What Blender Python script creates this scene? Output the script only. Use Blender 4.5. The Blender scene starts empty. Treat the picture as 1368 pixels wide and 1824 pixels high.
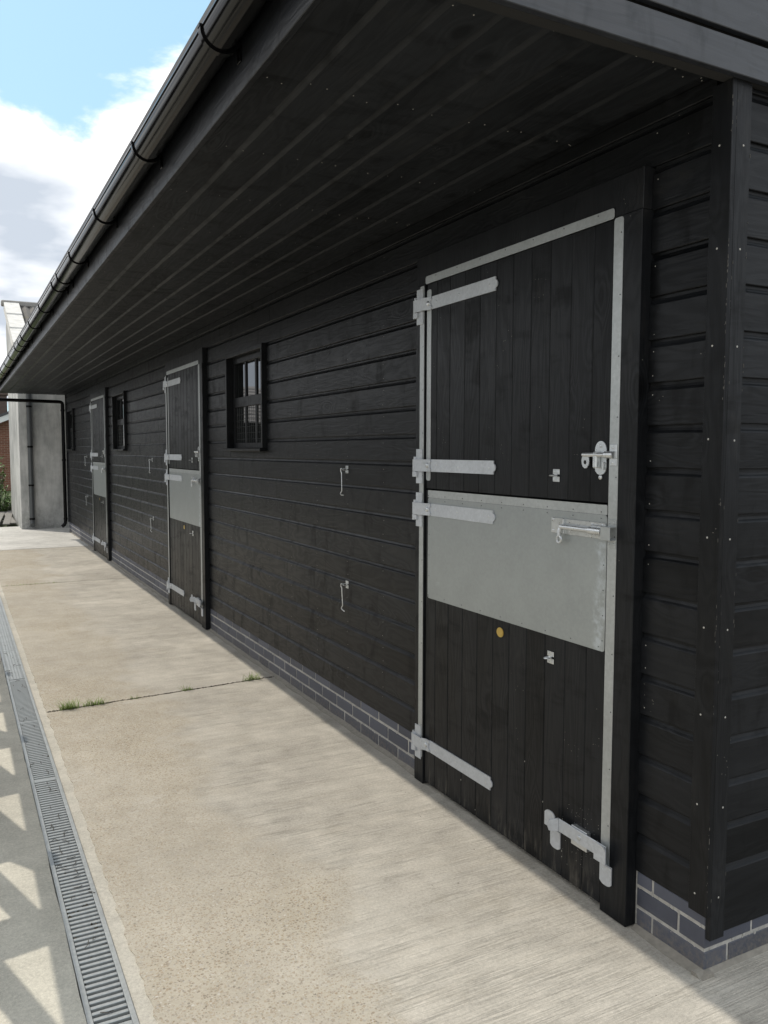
import bpy, bmesh, math, random
from mathutils import Vector, Matrix
random.seed(7)
R = math.radians
S = bpy.context.scene
C = S.collection

# ------------------------------------------------------------------ camera
cam = bpy.data.cameras.new('camera'); co = bpy.data.objects.new('camera', cam); C.objects.link(co)
S.camera = co
cam.sensor_fit = 'VERTICAL'; cam.sensor_height = 36.0; cam.sensor_width = 27.0
cam.lens = 1459.07 / 1824 * 36.0
cam.clip_start = 0.02; cam.clip_end = 3000
YAW, PITCH, ROLL = R(27.7164), R(4.2799), R(0.091)
fw = Vector((math.sin(YAW)*math.cos(PITCH), math.cos(YAW)*math.cos(PITCH), -math.sin(PITCH)))
rt = Vector((math.cos(YAW), -math.sin(YAW), 0)); up = rt.cross(fw)
r2 = rt*math.cos(ROLL)+up*math.sin(ROLL); u2 = -rt*math.sin(ROLL)+up*math.cos(ROLL)
co.matrix_world = Matrix(((r2.x,u2.x,-fw.x,-2.0367),(r2.y,u2.y,-fw.y,-1.7082),(r2.z,u2.z,-fw.z,1.65),(0,0,0,1)))
S.render.resolution_x, S.render.resolution_y = 768, 1024

# ------------------------------------------------------------------ light
LIGHT = Vector((1.24, -1.9, -2.85)).normalized()        # direction the sunlight travels
SUN_EL = math.asin(-LIGHT.z); SUN_AZ = math.atan2(-LIGHT.x, -LIGHT.y)   # azimuth from +Y, clockwise
SUN_STRENGTH = 3.0
SKY_STRENGTH = 0.14
EXPOSURE = 0.0
sl = bpy.data.lights.new('sun', 'SUN'); so = bpy.data.objects.new('sun', sl); C.objects.link(so)
sl.energy = SUN_STRENGTH; sl.angle = R(0.53); sl.color = (1.0, 0.93, 0.82)
so.rotation_euler = LIGHT.to_track_quat('-Z', 'Y').to_euler(); so.location = (-6, 8, 12)

W = bpy.data.worlds.new('World'); S.world = W; W.use_nodes = True
nt = W.node_tree; nt.nodes.clear()
def N(t, kind, **kw):
    n = t.nodes.new(kind)
    for k, v in kw.items():
        if k.startswith('i_'): n.inputs[k[2:].replace('_', ' ')].default_value = v
        else: setattr(n, k, v)
    return n
def mathn(t, op, a, b=None, c=None, clamp=False):
    n = t.nodes.new('ShaderNodeMath'); n.operation = op; n.use_clamp = clamp
    for i, x in enumerate((a, b, c)):
        if x is None: continue
        if isinstance(x, (int, float)): n.inputs[i].default_value = x
        else: t.links.new(x, n.inputs[i])
    return n.outputs[0]
def mixc(t, fac, a, b, blend='MIX'):
    n = t.nodes.new('ShaderNodeMix'); n.data_type = 'RGBA'; n.blend_type = blend
    for i, x in ((0, fac), (6, a), (7, b)):
        if isinstance(x, (int, float)): n.inputs[i].default_value = x
        elif isinstance(x, tuple): n.inputs[i].default_value = (*x, 1) if len(x) == 3 else x
        else: t.links.new(x, n.inputs[i])
    return n.outputs[2]
def ramp(t, x, stops, interp='LINEAR'):
    n = t.nodes.new('ShaderNodeValToRGB'); n.color_ramp.interpolation = interp
    e = n.color_ramp.elements
    while len(e) < len(stops): e.new(0.5)
    for k, (p, c) in zip(e, stops):
        k.position = p; k.color = (c, c, c, 1) if isinstance(c, (int, float)) else (*c, 1)
    t.links.new(x, n.inputs[0]); return n.outputs[0]
def noise(t, vec, scale, detail=4, rough=0.55, dist=0.0, out=0, dim='3D'):
    n = t.nodes.new('ShaderNodeTexNoise'); n.noise_dimensions = dim
    n.inputs['Scale'].default_value = scale; n.inputs['Detail'].default_value = detail
    n.inputs['Roughness'].default_value = rough; n.inputs['Distortion'].default_value = dist
    if vec is not None: t.links.new(vec, n.inputs['Vector'])
    return n.outputs[out]
def mapping(t, vec, loc=(0,0,0), scale=(1,1,1), rot=(0,0,0)):
    n = t.nodes.new('ShaderNodeMapping'); t.links.new(vec, n.inputs[0])
    n.inputs[1].default_value = loc; n.inputs[2].default_value = rot; n.inputs[3].default_value = scale
    return n.outputs[0]
def voronoi(t, vec, scale, feature='F1', rnd=1.0):
    n = t.nodes.new('ShaderNodeTexVoronoi'); n.feature = feature
    n.inputs['Scale'].default_value = scale; n.inputs['Randomness'].default_value = rnd
    t.links.new(vec, n.inputs['Vector']); return n

sky = N(nt, 'ShaderNodeTexSky', sky_type='NISHITA', sun_disc=False, sun_elevation=SUN_EL, sun_rotation=SUN_AZ)
sky.air_density = 1.0; sky.dust_density = 1.2; sky.ozone_density = 1.0
tc = N(nt, 'ShaderNodeTexCoord')
sep = N(nt, 'ShaderNodeSeparateXYZ'); nt.links.new(tc.outputs['Generated'], sep.inputs[0])
zz = mathn(nt, 'ADD', mathn(nt, 'MAXIMUM', sep.outputs[2], 0.0), 0.22)
cmb = N(nt, 'ShaderNodeCombineXYZ')
nt.links.new(mathn(nt, 'DIVIDE', sep.outputs[0], zz), cmb.inputs[0])
nt.links.new(mathn(nt, 'DIVIDE', sep.outputs[1], zz), cmb.inputs[1])
CLOUD_SHIFT = (8.65, -1.85, -7.69)
cv = mapping(nt, cmb.outputs[0], loc=CLOUD_SHIFT)
cn = noise(nt, cv, 1.5, 9, 0.56, 0.25)
cover = ramp(nt, cn, [(0.365, 0), (0.43, 1)], 'EASE')
shade = ramp(nt, noise(nt, mapping(nt, cv, loc=(0.35, -0.4, 0.3)), 2.0, 5, 0.5), [(0.40, (4.7, 5.2, 5.9)), (0.60, (10.6, 10.6, 10.6))])
skyc = mixc(nt, 1.0, sky.outputs[0], (1.0, 1.08, 1.12), 'MULTIPLY')
skyc = mixc(nt, 0.6, skyc, (4.2, 6.8, 8.3))
allsky = mixc(nt, cover, skyc, shade)
bg = N(nt, 'ShaderNodeBackground'); bg.inputs[1].default_value = SKY_STRENGTH
nt.links.new(allsky, bg.inputs[0])
wo = N(nt, 'ShaderNodeOutputWorld'); nt.links.new(bg.outputs[0], wo.inputs[0])

S.view_settings.view_transform = 'Standard'; S.view_settings.look = 'None'
S.view_settings.exposure = EXPOSURE; S.view_settings.gamma = 1; S.view_settings.use_curve_mapping = False
S.render.engine = 'CYCLES'
S.cycles.max_bounces = 8; S.cycles.diffuse_bounces = 4; S.cycles.glossy_bounces = 4

# ------------------------------------------------------------------ materials
def new_mat(name):
    m = bpy.data.materials.new(name); m.use_nodes = True
    t = m.node_tree; b = t.nodes['Principled BSDF']; return m, t, b
def bump(t, b, h, strength, dist=0.01, chain=None):
    n = t.nodes.new('ShaderNodeBump'); n.inputs['Strength'].default_value = strength
    n.inputs['Distance'].default_value = dist; t.links.new(h, n.inputs['Height'])
    if chain is not None: t.links.new(chain, n.inputs['Normal'])
    t.links.new(n.outputs[0], b.inputs['Normal']); return n.outputs[0]

def wood(name, axis, dark=(0.0026, 0.0031, 0.0038), light=(0.0122, 0.0132, 0.0150), specks=0.5, rough=(0.32, 0.54), drip=False, spec=0.18):
    """black stained softwood: grain along axis (0 x, 1 y, 2 z)"""
    m, t, b = new_mat(name)
    tc = N(t, 'ShaderNodeTexCoord'); oi = N(t, 'ShaderNodeObjectInfo')
    off = N(t, 'ShaderNodeCombineXYZ')
    for i, k in enumerate((17.0, 29.0, 41.0)): t.links.new(mathn(t, 'MULTIPLY', oi.outputs['Random'], k), off.inputs[i])
    va = t.nodes.new('ShaderNodeVectorMath'); va.operation = 'ADD'
    t.links.new(tc.outputs['Object'], va.inputs[0]); t.links.new(off.outputs[0], va.inputs[1]); v = va.outputs[0]
    sc = [9.0, 9.0, 9.0]; sc[axis] = 1.6
    kv = voronoi(t, mapping(t, v, scale=[0.6 if i == axis else 1.0 for i in range(3)]), 4.2)
    kd = kv.outputs['Distance']
    knot = ramp(t, kd, [(0.0, 1), (0.09, 0.8), (0.15, 0)])
    pull = ramp(t, kd, [(0.0, 1), (0.35, 0)], 'EASE')
    g1 = noise(t, mapping(t, v, scale=sc), 1.0, 3, 0.5, 0.4)
    ph = mathn(t, 'ADD', mathn(t, 'MULTIPLY', g1, 9.0), mathn(t, 'MULTIPLY', pull, 2.2))
    rings = mathn(t, 'MULTIPLY_ADD', mathn(t, 'SINE', mathn(t, 'MULTIPLY', ph, 6.283)), 0.5, 0.5)
    fs = [160.0]*3; fs[axis] = 3.0
    fib = noise(t, mapping(t, v, scale=fs), 1.0, 3, 0.6)
    blot = noise(t, mapping(t, v, scale=[1.2 if i == axis else 5 for i in range(3)]), 1.0, 4, 0.6)
    ringw = mathn(t, 'MULTIPLY_ADD', pull, 0.38, 0.16)
    f = mathn(t, 'MULTIPLY_ADD', mathn(t, 'MULTIPLY', rings, ringw), 1.0, mathn(t, 'MULTIPLY_ADD', fib, 0.18, mathn(t, 'MULTIPLY', blot, 0.85)))
    f = mathn(t, 'MULTIPLY_ADD', mathn(t, 'SUBTRACT', oi.outputs['Random'], 0.5), 0.42, f)
    col = mixc(t, ramp(t, f, [(0.25, 0), (0.85, 1)]), dark, light)
    col = mixc(t, mathn(t, 'MULTIPLY', knot, 0.75), col, tuple(x*0.45 for x in dark))
    # darker smudges across the grain where the stain soaked in, greyed lighter patches elsewhere
    sm = noise(t, mapping(t, v, scale=[9.0 if i == axis else 3.0 for i in range(3)]), 1.0, 5, 0.62, 0.5)
    smd = ramp(t, sm, [(0.54, 0), (0.66, 1)])
    col = mixc(t, mathn(t, 'MULTIPLY', smd, 0.62), col, tuple(x*0.5 for x in dark))
    fade = ramp(t, noise(t, mapping(t, v, scale=[0.7 if i == axis else 2.2 for i in range(3)]), 1.0, 5, 0.6), [(0.46, 0), (0.70, 1)])
    col = mixc(t, mathn(t, 'MULTIPLY', fade, 0.30), col, tuple(x*1.7 for x in light))
    # pale specks where the stain missed, and dust
    sp = voronoi(t, v, 58.0)
    spm = mathn(t, 'MULTIPLY', mathn(t, 'LESS_THAN', sp.outputs['Distance'], 0.085),
                mathn(t, 'GREATER_THAN', noise(t, v, 3.2, 3, 0.7), 0.70 - 0.07*specks))
    col = mixc(t, mathn(t, 'MULTIPLY', spm, 0.75), col, (0.30, 0.285, 0.25))
    dust = mathn(t, 'MULTIPLY', ramp(t, noise(t, mapping(t, v, scale=[2 if i == axis else 7 for i in range(3)]), 1.3, 6, 0.7), [(0.58, 0), (0.8, 1)]), 0.20)
    col = mixc(t, dust, col, (0.075, 0.07, 0.063))
    if drip:    # splash dirt dried on the lowest hand's breadth
        ge = N(t, 'ShaderNodeNewGeometry'); sz = N(t, 'ShaderNodeSeparateXYZ'); t.links.new(ge.outputs['Position'], sz.inputs[0])
        lo = ramp(t, sz.outputs[2], [(0.0, 1), (0.18, 0)])
        dm = mathn(t, 'MULTIPLY', lo, ramp(t, noise(t, mapping(t, v, scale=(30, 30, 6)), 1.0, 5, 0.7), [(0.5, 0), (0.72, 1)]))
        col = mixc(t, mathn(t, 'MULTIPLY', dm, 0.55), col, (0.20, 0.18, 0.15))
    t.links.new(col, b.inputs['Base Color'])
    ro = mathn(t, 'MULTIPLY_ADD', blot, rough[1]-rough[0], rough[0]); ro = mathn(t, 'MULTIPLY_ADD', rings, -0.06, ro); ro = mathn(t, 'MULTIPLY_ADD', smd, 0.10, ro)
    t.links.new(ro, b.inputs['Roughness'])
    b.inputs['Specular IOR Level'].default_value = spec
    h = mathn(t, 'MULTIPLY_ADD', rings, 0.5, mathn(t, 'MULTIPLY_ADD', fib, 0.7, mathn(t, 'MULTIPLY', knot, -0.9)))
    h = mathn(t, 'MULTIPLY_ADD', blot, 1.6, h)
    bump(t, b, h, 0.22, 0.0030)
    return m
WX, WY, WZ = wood('black_wood_across', 0), wood('black_wood_along', 1), wood('black_wood_upright', 2, specks=1.0)
WD = wood('black_door_wood', 2, specks=0.9, drip=True)
WS = wood('black_soffit_wood', 1, dark=(0.0060, 0.0068, 0.0080), light=(0.0185, 0.0202, 0.0228), rough=(0.40, 0.60), spec=0.10)
WG = wood('black_wood_sky_sheen', 0, dark=(0.007, 0.008, 0.0095), light=(0.023, 0.026, 0.032), rough=(0.26, 0.42), spec=0.62)  # paler, glossier copy of the black wood: bright sky sheen put into its colour

def flat(name, col, rough=0.5, metal=0.0, var=0.25, scale=20, bmp=0.1, spec=0.5):
    m, t, b = new_mat(name); tc = N(t, 'ShaderNodeTexCoord')
    n = noise(t, tc.outputs['Object'], scale, 5, 0.6)
    c = mixc(t, n, tuple(x*(1-var) for x in col), tuple(min(1, x*(1+var)) for x in col))
    t.links.new(c, b.inputs['Base Color']); b.inputs['Metallic'].default_value = metal
    t.links.new(mathn(t, 'MULTIPLY_ADD', n, 0.16, rough-0.08), b.inputs['Roughness'])
    b.inputs['Specular IOR Level'].default_value = spec
    if bmp: bump(t, b, n, bmp, 0.003)
    return m

def galv(name, base, metal, rough, streak=False, var=(0.78, 1.18)):
    m, t, b = new_mat(name); tc = N(t, 'ShaderNodeTexCoord'); v = tc.outputs['Object']
    sp = voronoi(t, mapping(t, v, scale=(1, 1, 1)), 90.0)
    spc = N(t, 'ShaderNodeSeparateColor'); t.links.new(sp.outputs['Color'], spc.inputs[0])
    n = noise(t, v, 7.0, 5, 0.6); n2 = noise(t, v, 45.0, 4, 0.6)
    k = mathn(t, 'MULTIPLY_ADD', spc.outputs[0], 0.10, mathn(t, 'MULTIPLY_ADD', n, 0.34, mathn(t, 'MULTIPLY', n2, 0.14)))
    c = mixc(t, ramp(t, k, [(0.12, 0), (0.48, 1)]), tuple(x*var[0] for x in base), tuple(min(1, x*var[1]) for x in base))
    if streak:   # white rust bloom down the closing edge and a few scuffs
        se = N(t, 'ShaderNodeSeparateXYZ'); t.links.new(v, se.inputs[0])
        wob = mathn(t, 'MULTIPLY_ADD', mathn(t, 'SUBTRACT', noise(t, mapping(t, v, scale=(1, 1, 1)), 14, 4, 0.65), 0.5), 0.10, se.outputs[1])
        band = mathn(t, 'MULTIPLY', ramp(t, mathn(t, 'SUBTRACT', wob, 0.44), [(0.0, 0), (0.02, 1), (0.045, 1), (0.075, 0)]),
                     mathn(t, 'LESS_THAN', se.outputs[2], 1.33))
        bm = mathn(t, 'MULTIPLY', band, ramp(t, noise(t, v, 26, 5, 0.7), [(0.40, 0), (0.62, 1)]))
        c = mixc(t, mathn(t, 'MULTIPLY', bm, 0.55), c, (0.62, 0.68, 0.74))
        scf = ramp(t, noise(t, mapping(t, v, scale=(1, 3.0, 5.0)), 2.0, 6, 0.72), [(0.63, 0), (0.75, 1)])
        c = mixc(t, mathn(t, 'MULTIPLY', scf, 0.30), c, (0.55, 0.58, 0.6))
    t.links.new(c, b.inputs['Base Color'])
    b.inputs['Metallic'].default_value = metal
    t.links.new(mathn(t, 'MULTIPLY_ADD', n2, 0.22, rough-0.11), b.inputs['Roughness'])
    bump(t, b, n2, 0.06, 0.002)
    return m
GALV = galv('galvanised_steel', (0.42, 0.44, 0.44), 0.55, 0.42)
PLATE = galv('galvanised_sheet', (0.335, 0.358, 0.36), 0.55, 0.40, True, (0.88, 1.10))
HINGE = galv('hot_dip_galvanising', (0.52, 0.545, 0.575), 0.45, 0.50)
ZINC = galv('bright_zinc_plating', (0.60, 0.62, 0.63), 0.8, 0.30)
BRASS = flat('brass', (0.55, 0.40, 0.12), 0.35, 0.9, 0.25, 60, 0.2)
PVC = flat('black_plastic', (0.004, 0.004, 0.0045), 0.12, 0, 0.2, 6, 0.006, 0.13)
GREYPVC = flat('grey_plastic', (0.075, 0.08, 0.082), 0.4, 0, 0.2, 6, 0.03)
DARK = flat('dark_void', (0.01, 0.01, 0.01), 0.9, 0, 0.1, 5, 0)
SOIL = flat('soil', (0.05, 0.042, 0.03), 0.95, 0, 0.5, 12, 0.5)
NAIL = flat('nail_heads', (0.40, 0.39, 0.36), 0.5, 0.2, 0.3, 200, 0)
ROOFM = flat('dark_roof_sheet', (0.03, 0.03, 0.033), 0.6, 0, 0.3, 3, 0.1)
GLASS = flat('window_glass', (0.006, 0.007, 0.007), 0.09, 0, 0.05, 2, 0, 1.0); GLASS.node_tree.nodes['Principled BSDF'].inputs['Roughness'].default_value = 0.02; GLASS.node_tree.nodes['Principled BSDF'].inputs['IOR'].default_value = 1.75
for l_ in list(GLASS.node_tree.nodes['Principled BSDF'].inputs['Roughness'].links): GLASS.node_tree.links.remove(l_)

def brick_mat():
    m, t, b = new_mat('blue_brick'); tc = N(t, 'ShaderNodeTexCoord'); oi = N(t, 'ShaderNodeObjectInfo')
    ge = N(t, 'ShaderNodeNewGeometry'); sz = N(t, 'ShaderNodeSeparateXYZ'); t.links.new(ge.outputs['Position'], sz.inputs[0])
    v = ge.outputs['Position']; n = noise(t, v, 22, 6, 0.65)
    k = mathn(t, 'MULTIPLY_ADD', oi.outputs['Random'], 0.5, mathn(t, 'MULTIPLY', n, 0.5))
    c = mixc(t, k, (0.040, 0.044, 0.060), (0.105, 0.113, 0.145))
    # mortar smears and mud splashed on the lowest course
    d = mathn(t, 'MULTIPLY', ramp(t, sz.outputs[2], [(0.0, 1), (0.10, 0.0)]), ramp(t, noise(t, v, 60, 6, 0.75), [(0.40, 0), (0.60, 1)]))
    c = mixc(t, mathn(t, 'MULTIPLY', d, 0.7), c, (0.20, 0.175, 0.14))
    e = ramp(t, noise(t, v, 9, 6, 0.75), [(0.60, 0), (0.78, 1)])
    c = mixc(t, mathn(t, 'MULTIPLY', e, 0.25), c, (0.2, 0.2, 0.21))
    t.links.new(c, b.inputs['Base Color']); t.links.new(mathn(t, 'MULTIPLY_ADD', n, 0.25, 0.42), b.inputs['Roughness'])
    bump(t, b, noise(t, v, 140, 5, 0.7), 0.22, 0.003); return m
BRICK = brick_mat()
MORTAR = flat('mortar', (0.39, 0.375, 0.345), 0.9, 0, 0.6, 34, 0.8)
FILLET = flat('mortar_fillet', (0.25, 0.23, 0.195), 0.92, 0, 0.4, 40, 0.6)

def concrete(name, base, kind):
    m, t, b = new_mat(name); ge = N(t, 'ShaderNodeNewGeometry'); p = ge.outputs['Position']
    sx = N(t, 'ShaderNodeSeparateXYZ'); t.links.new(p, sx.inputs[0]); X, Y = sx.outputs[0], sx.outputs[1]
    n1 = noise(t, p, 0.9, 6, 0.62); n2 = noise(t, p, 6.0, 6, 0.65); n3 = noise(t, p, 90, 4, 0.6); n4 = noise(t, p, 320, 2, 0.6)
    f = mathn(t, 'MULTIPLY_ADD', n1, 0.42, mathn(t, 'MULTIPLY_ADD', n2, 0.34, mathn(t, 'MULTIPLY_ADD', n3, 0.34, mathn(t, 'MULTIPLY', n4, 0.34))))
    lo = tuple(x*0.55 for x in base); hi = tuple(min(1, x*1.40) for x in base)
    c = mixc(t, ramp(t, f, [(0.50, 0), (0.94, 1)]), lo, hi)
    h = mathn(t, 'MULTIPLY_ADD', n3, 0.5, mathn(t, 'MULTIPLY', n4, 0.4))
    if kind == 'apron':
        # brushed lines run away from the wall; the outer half has lost its skin and shows pebbles
        wobx = mathn(t, 'MULTIPLY_ADD', mathn(t, 'SUBTRACT', noise(t, p, 1.3, 5, 0.6), 0.5), 1.25, X)
        worn = ramp(t, mathn(t, 'MULTIPLY', wobx, -1.0), [(0.82, 0), (1.18, 1)])
        patch = ramp(t, noise(t, mapping(t, p, scale=(1.0, 0.8, 1)), 1.1, 5, 0.6), [(0.45, 0), (0.62, 1)])
        wornp = mathn(t, 'MULTIPLY', worn, mathn(t, 'MULTIPLY_ADD', patch, 0.5, 0.5))
        br = noise(t, mapping(t, p, scale=(4.5, 230, 1), rot=(0, 0, R(-2.5))), 1.0, 4, 0.7)
        br2 = noise(t, mapping(t, p, scale=(0.6, 14, 1), rot=(0, 0, R(-2.5))), 1.0, 4, 0.6)
        brm = mathn(t, 'MULTIPLY', mathn(t, 'SUBTRACT', 1.0, worn), ramp(t, noise(t, p, 1.7, 4, 0.6), [(0.34, 0.15), (0.58, 1)]))
        groove = mathn(t, 'MULTIPLY', mathn(t, 'MULTIPLY', ramp(t, br, [(0.34, 1), (0.50, 0)]), brm), ramp(t, noise(t, mapping(t, p, scale=(1.2, 16, 1), rot=(0, 0, R(-2.5))), 1.0, 4, 0.6), [(0.36, 0.15), (0.58, 1.0)]))
        c = mixc(t, mathn(t, 'MULTIPLY', groove, 0.46), c, tuple(x*0.45 for x in base))
        ridge = mathn(t, 'MULTIPLY', ramp(t, br, [(0.56, 0), (0.72, 1)]), brm)
        c = mixc(t, mathn(t, 'MULTIPLY', ridge, 0.25), c, tuple(min(1, x*1.4) for x in base))
        c = mixc(t, mathn(t, 'MULTIPLY', ramp(t, br2, [(0.5, 0), (0.75, 1)]), 0.12), c, (base[0]*0.80, base[1]*0.72, base[2]*0.60))
        # warm sandy tint where worn
        c = mixc(t, mathn(t, 'MULTIPLY', wornp, 0.55), c, (base[0]*0.80, base[1]*0.745, base[2]*0.63))
        for sc, thr, amt in ((78.0, 0.36, 0.62), (140.0, 0.42, 0.6)):
            pv = voronoi(t, mapping(t, p, scale=(1, 1, 0.3)), sc)
            pc = N(t, 'ShaderNodeSeparateColor'); t.links.new(pv.outputs['Color'], pc.inputs[0])
            peb = mathn(t, 'MULTIPLY', mathn(t, 'LESS_THAN', pv.outputs['Distance'], thr), mathn(t, 'GREATER_THAN', pc.outputs[0], 0.30))
            peb = mathn(t, 'MULTIPLY', peb, mathn(t, 'MULTIPLY_ADD', wornp, 0.97, 0.03))
            pcol = ramp(t, pc.outputs[1], [(0.0, (0.10, 0.085, 0.07)), (0.3, (0.26, 0.18, 0.11)), (0.6, (0.36, 0.30, 0.21)), (0.85, (0.22, 0.21, 0.20)), (1.0, (0.62, 0.59, 0.54))])
            c = mixc(t, mathn(t, 'MULTIPLY', peb, amt), c, pcol)
            h = mathn(t, 'MULTIPLY_ADD', peb, 0.9, h)
        h = mathn(t, 'MULTIPLY_ADD', groove, -2.0, h)
        # pale scuffs and lime bloom, dark damp stains
        sc1 = ramp(t, noise(t, mapping(t, p, scale=(1.6, 3.6, 1), rot=(0, 0, R(12))), 1.2, 7, 0.72), [(0.60, 0), (0.74, 1)])
        c = mixc(t, mathn(t, 'MULTIPLY', sc1, 0.46), c, (0.56, 0.54, 0.50))
        sc2 = ramp(t, noise(t, mapping(t, p, loc=(3, 9, 0)), 1.9, 7, 0.7), [(0.56, 0), (0.76, 1)])
        c = mixc(t, mathn(t, 'MULTIPLY', sc2, 0.30), c, (base[0]*0.62, base[1]*0.56, base[2]*0.46))
        # hairline crack
        cr = mathn(t, 'ABSOLUTE', mathn(t, 'SUBTRACT', mathn(t, 'MULTIPLY_ADD', noise(t, p, 5.0, 6, 0.6), 0.30, mathn(t, 'MULTIPLY', X, -0.22)), mathn(t, 'SUBTRACT', Y, 0.86)))
        crm = mathn(t, 'MULTIPLY', mathn(t, 'LESS_THAN', cr, 0.0018), mathn(t, 'MULTIPLY', mathn(t, 'LESS_THAN', X, -0.68), mathn(t, 'GREATER_THAN', X, -1.2)))
        c = mixc(t, mathn(t, 'MULTIPLY', crm, 0.4), c, (0.12, 0.10, 0.08))
    if kind == 'yard':
        al = mathn(t, 'MULTIPLY', ramp(t, mathn(t, 'MULTIPLY_ADD', noise(t, p, 2.2, 6, 0.65), 0.5, X), [(-1.70+0.18, 0), (-1.70+0.34, 1)]),
                   ramp(t, noise(t, p, 7, 6, 0.7), [(0.35, 0.2), (0.6, 1)]))
        c = mixc(t, mathn(t, 'MULTIPLY', al, 0.8), c, (0.20, 0.175, 0.085))
        st = ramp(t, noise(t, p, 3.1, 7, 0.72), [(0.52, 0), (0.70, 1)])
        c = mixc(t, mathn(t, 'MULTIPLY', st, 0.4), c, tuple(x*0.6 for x in base))
    if kind == 'new':
        st = ramp(t, noise(t, mapping(t, p, scale=(0.5, 2.2, 1)), 1.6, 6, 0.65), [(0.5, 0), (0.75, 1)])
        c = mixc(t, mathn(t, 'MULTIPLY', st, 0.35), c, tuple(x*0.72 for x in base))
    # odd dark grit lying about
    gv = voronoi(t, p, 9.0)
    gm = mathn(t, 'MULTIPLY', mathn(t, 'LESS_THAN', gv.outputs['Distance'], 0.030), 0.8)
    c = mixc(t, gm, c, (0.05, 0.045, 0.04))
    t.links.new(c, b.inputs['Base Color']); b.inputs['Roughness'].default_value = 0.9
    b.inputs['Specular IOR Level'].default_value = 0.25
    bump(t, b, h, 0.55, 0.0035); return m
CONC = concrete('old_brushed_concrete', (0.455, 0.425, 0.37), 'apron')
YARD = concrete('grey_yard_concrete', (0.50, 0.475, 0.405), 'yard')
NEWC = concrete('new_concrete', (0.52, 0.51, 0.48), 'new')
HAUNCH = concrete('haunch_concrete', (0.45, 0.425, 0.37), 'plain')

def render_mat():
    m, t, b = new_mat('weathered_cement_render'); ge = N(t, 'ShaderNodeNewGeometry'); p = ge.outputs['Position']
    sx = N(t, 'ShaderNodeSeparateXYZ'); t.links.new(p, sx.inputs[0])
    n1 = noise(t, p, 1.2, 7, 0.65); n2 = noise(t, mapping(t, p, scale=(3, 3, 0.6)), 1.5, 6, 0.7)
    c = mixc(t, ramp(t, mathn(t, 'MULTIPLY_ADD', n2, 0.5, mathn(t, 'MULTIPLY', n1, 0.5)), [(0.36, 0), (0.60, 1)]), (0.22, 0.225, 0.22), (0.56, 0.56, 0.54))
    d = mathn(t, 'MULTIPLY', ramp(t, mathn(t, 'MULTIPLY_ADD', noise(t, p, 4, 5, 0.6), 0.9, sx.outputs[2]), [(0.35, 1), (1.35, 0)]), ramp(t, noise(t, p, 14, 7, 0.75), [(0.38, 0), (0.62, 1)]))
    c = mixc(t, mathn(t, 'MULTIPLY', d, 0.6), c, (0.11, 0.11, 0.10))
    t.links.new(c, b.inputs['Base Color']); b.inputs['Roughness'].default_value = 0.93
    bump(t, b, noise(t, p, 40, 6, 0.7), 0.4, 0.008); return m
RENDER = render_mat()
def asbestos_mat():
    m, t, b = new_mat('weathered_fibre_cement'); ge = N(t, 'ShaderNodeNewGeometry'); p = ge.outputs['Position']
    n1 = noise(t, p, 2.5, 6, 0.65); c = mixc(t, n1, (0.07, 0.065, 0.06), (0.22, 0.21, 0.195))
    mo = ramp(t, noise(t, p, 1.6, 6, 0.6), [(0.56, 0), (0.64, 1)])
    c = mixc(t, mathn(t, 'MULTIPLY', mo, 0.8), c, (0.23, 0.20, 0.035))
    t.links.new(c, b.inputs['Base Color']); b.inputs['Roughness'].default_value = 0.95; return m
ASB = asbestos_mat()
def redbrick():
    m, t, b = new_mat('red_brickwork'); ge = N(t, 'ShaderNodeNewGeometry')
    br = N(t, 'ShaderNodeTexBrick'); t.links.new(mapping(t, ge.outputs['Position'], rot=(R(90), 0, 0)), br.inputs['Vector'])
    br.inputs['Scale'].default_value = 1.0; br.inputs['Brick Width'].default_value = 0.225; br.inputs['Row Height'].default_value = 0.075
    br.inputs['Mortar Size'].default_value = 0.006
    br.inputs['Color1'].default_value = (0.16, 0.062, 0.038, 1); br.inputs['Color2'].default_value = (0.21, 0.085, 0.052, 1); br.inputs['Mortar'].default_value = (0.30, 0.24, 0.19, 1)
    t.links.new(br.outputs[0], b.inputs['Base Color']); b.inputs['Roughness'].default_value = 0.9; return m
REDB = redbrick()
WHITE = flat('white_painted_board', (0.75, 0.75, 0.74), 0.5, 0, 0.08, 4, 0)
SLATE = flat('slate_roof', (0.075, 0.075, 0.08), 0.65, 0, 0.35, 6, 0.2)
GREYWOOD = flat('grey_weathered_timber', (0.20, 0.19, 0.175), 0.85, 0, 0.4, 14, 0.4)
def leafmat(name, a, bcol):
    m, t, b = new_mat(name); oi = N(t, 'ShaderNodeNewGeometry')
    c = mixc(t, noise(t, oi.outputs['Position'], 17, 3, 0.6), a, bcol)
    c = mixc(t, mathn(t, 'MULTIPLY', oi.outputs['Random Per Island'], 0.6), c, tuple(min(1, x*1.6) for x in bcol))
    t.links.new(c, b.inputs['Base Color']); b.inputs['Roughness'].default_value = 0.55
    b.inputs['Subsurface Weight'].default_value = 0.0
    return m
GRASS = leafmat('grass_blades', (0.10, 0.15, 0.03), (0.19, 0.26, 0.06))
LEAF = leafmat('weed_leaves', (0.035, 0.08, 0.012), (0.075, 0.14, 0.025))
TWIG = flat('dry_twig', (0.06, 0.05, 0.04), 0.9, 0, 0.4, 30, 0)

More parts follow.
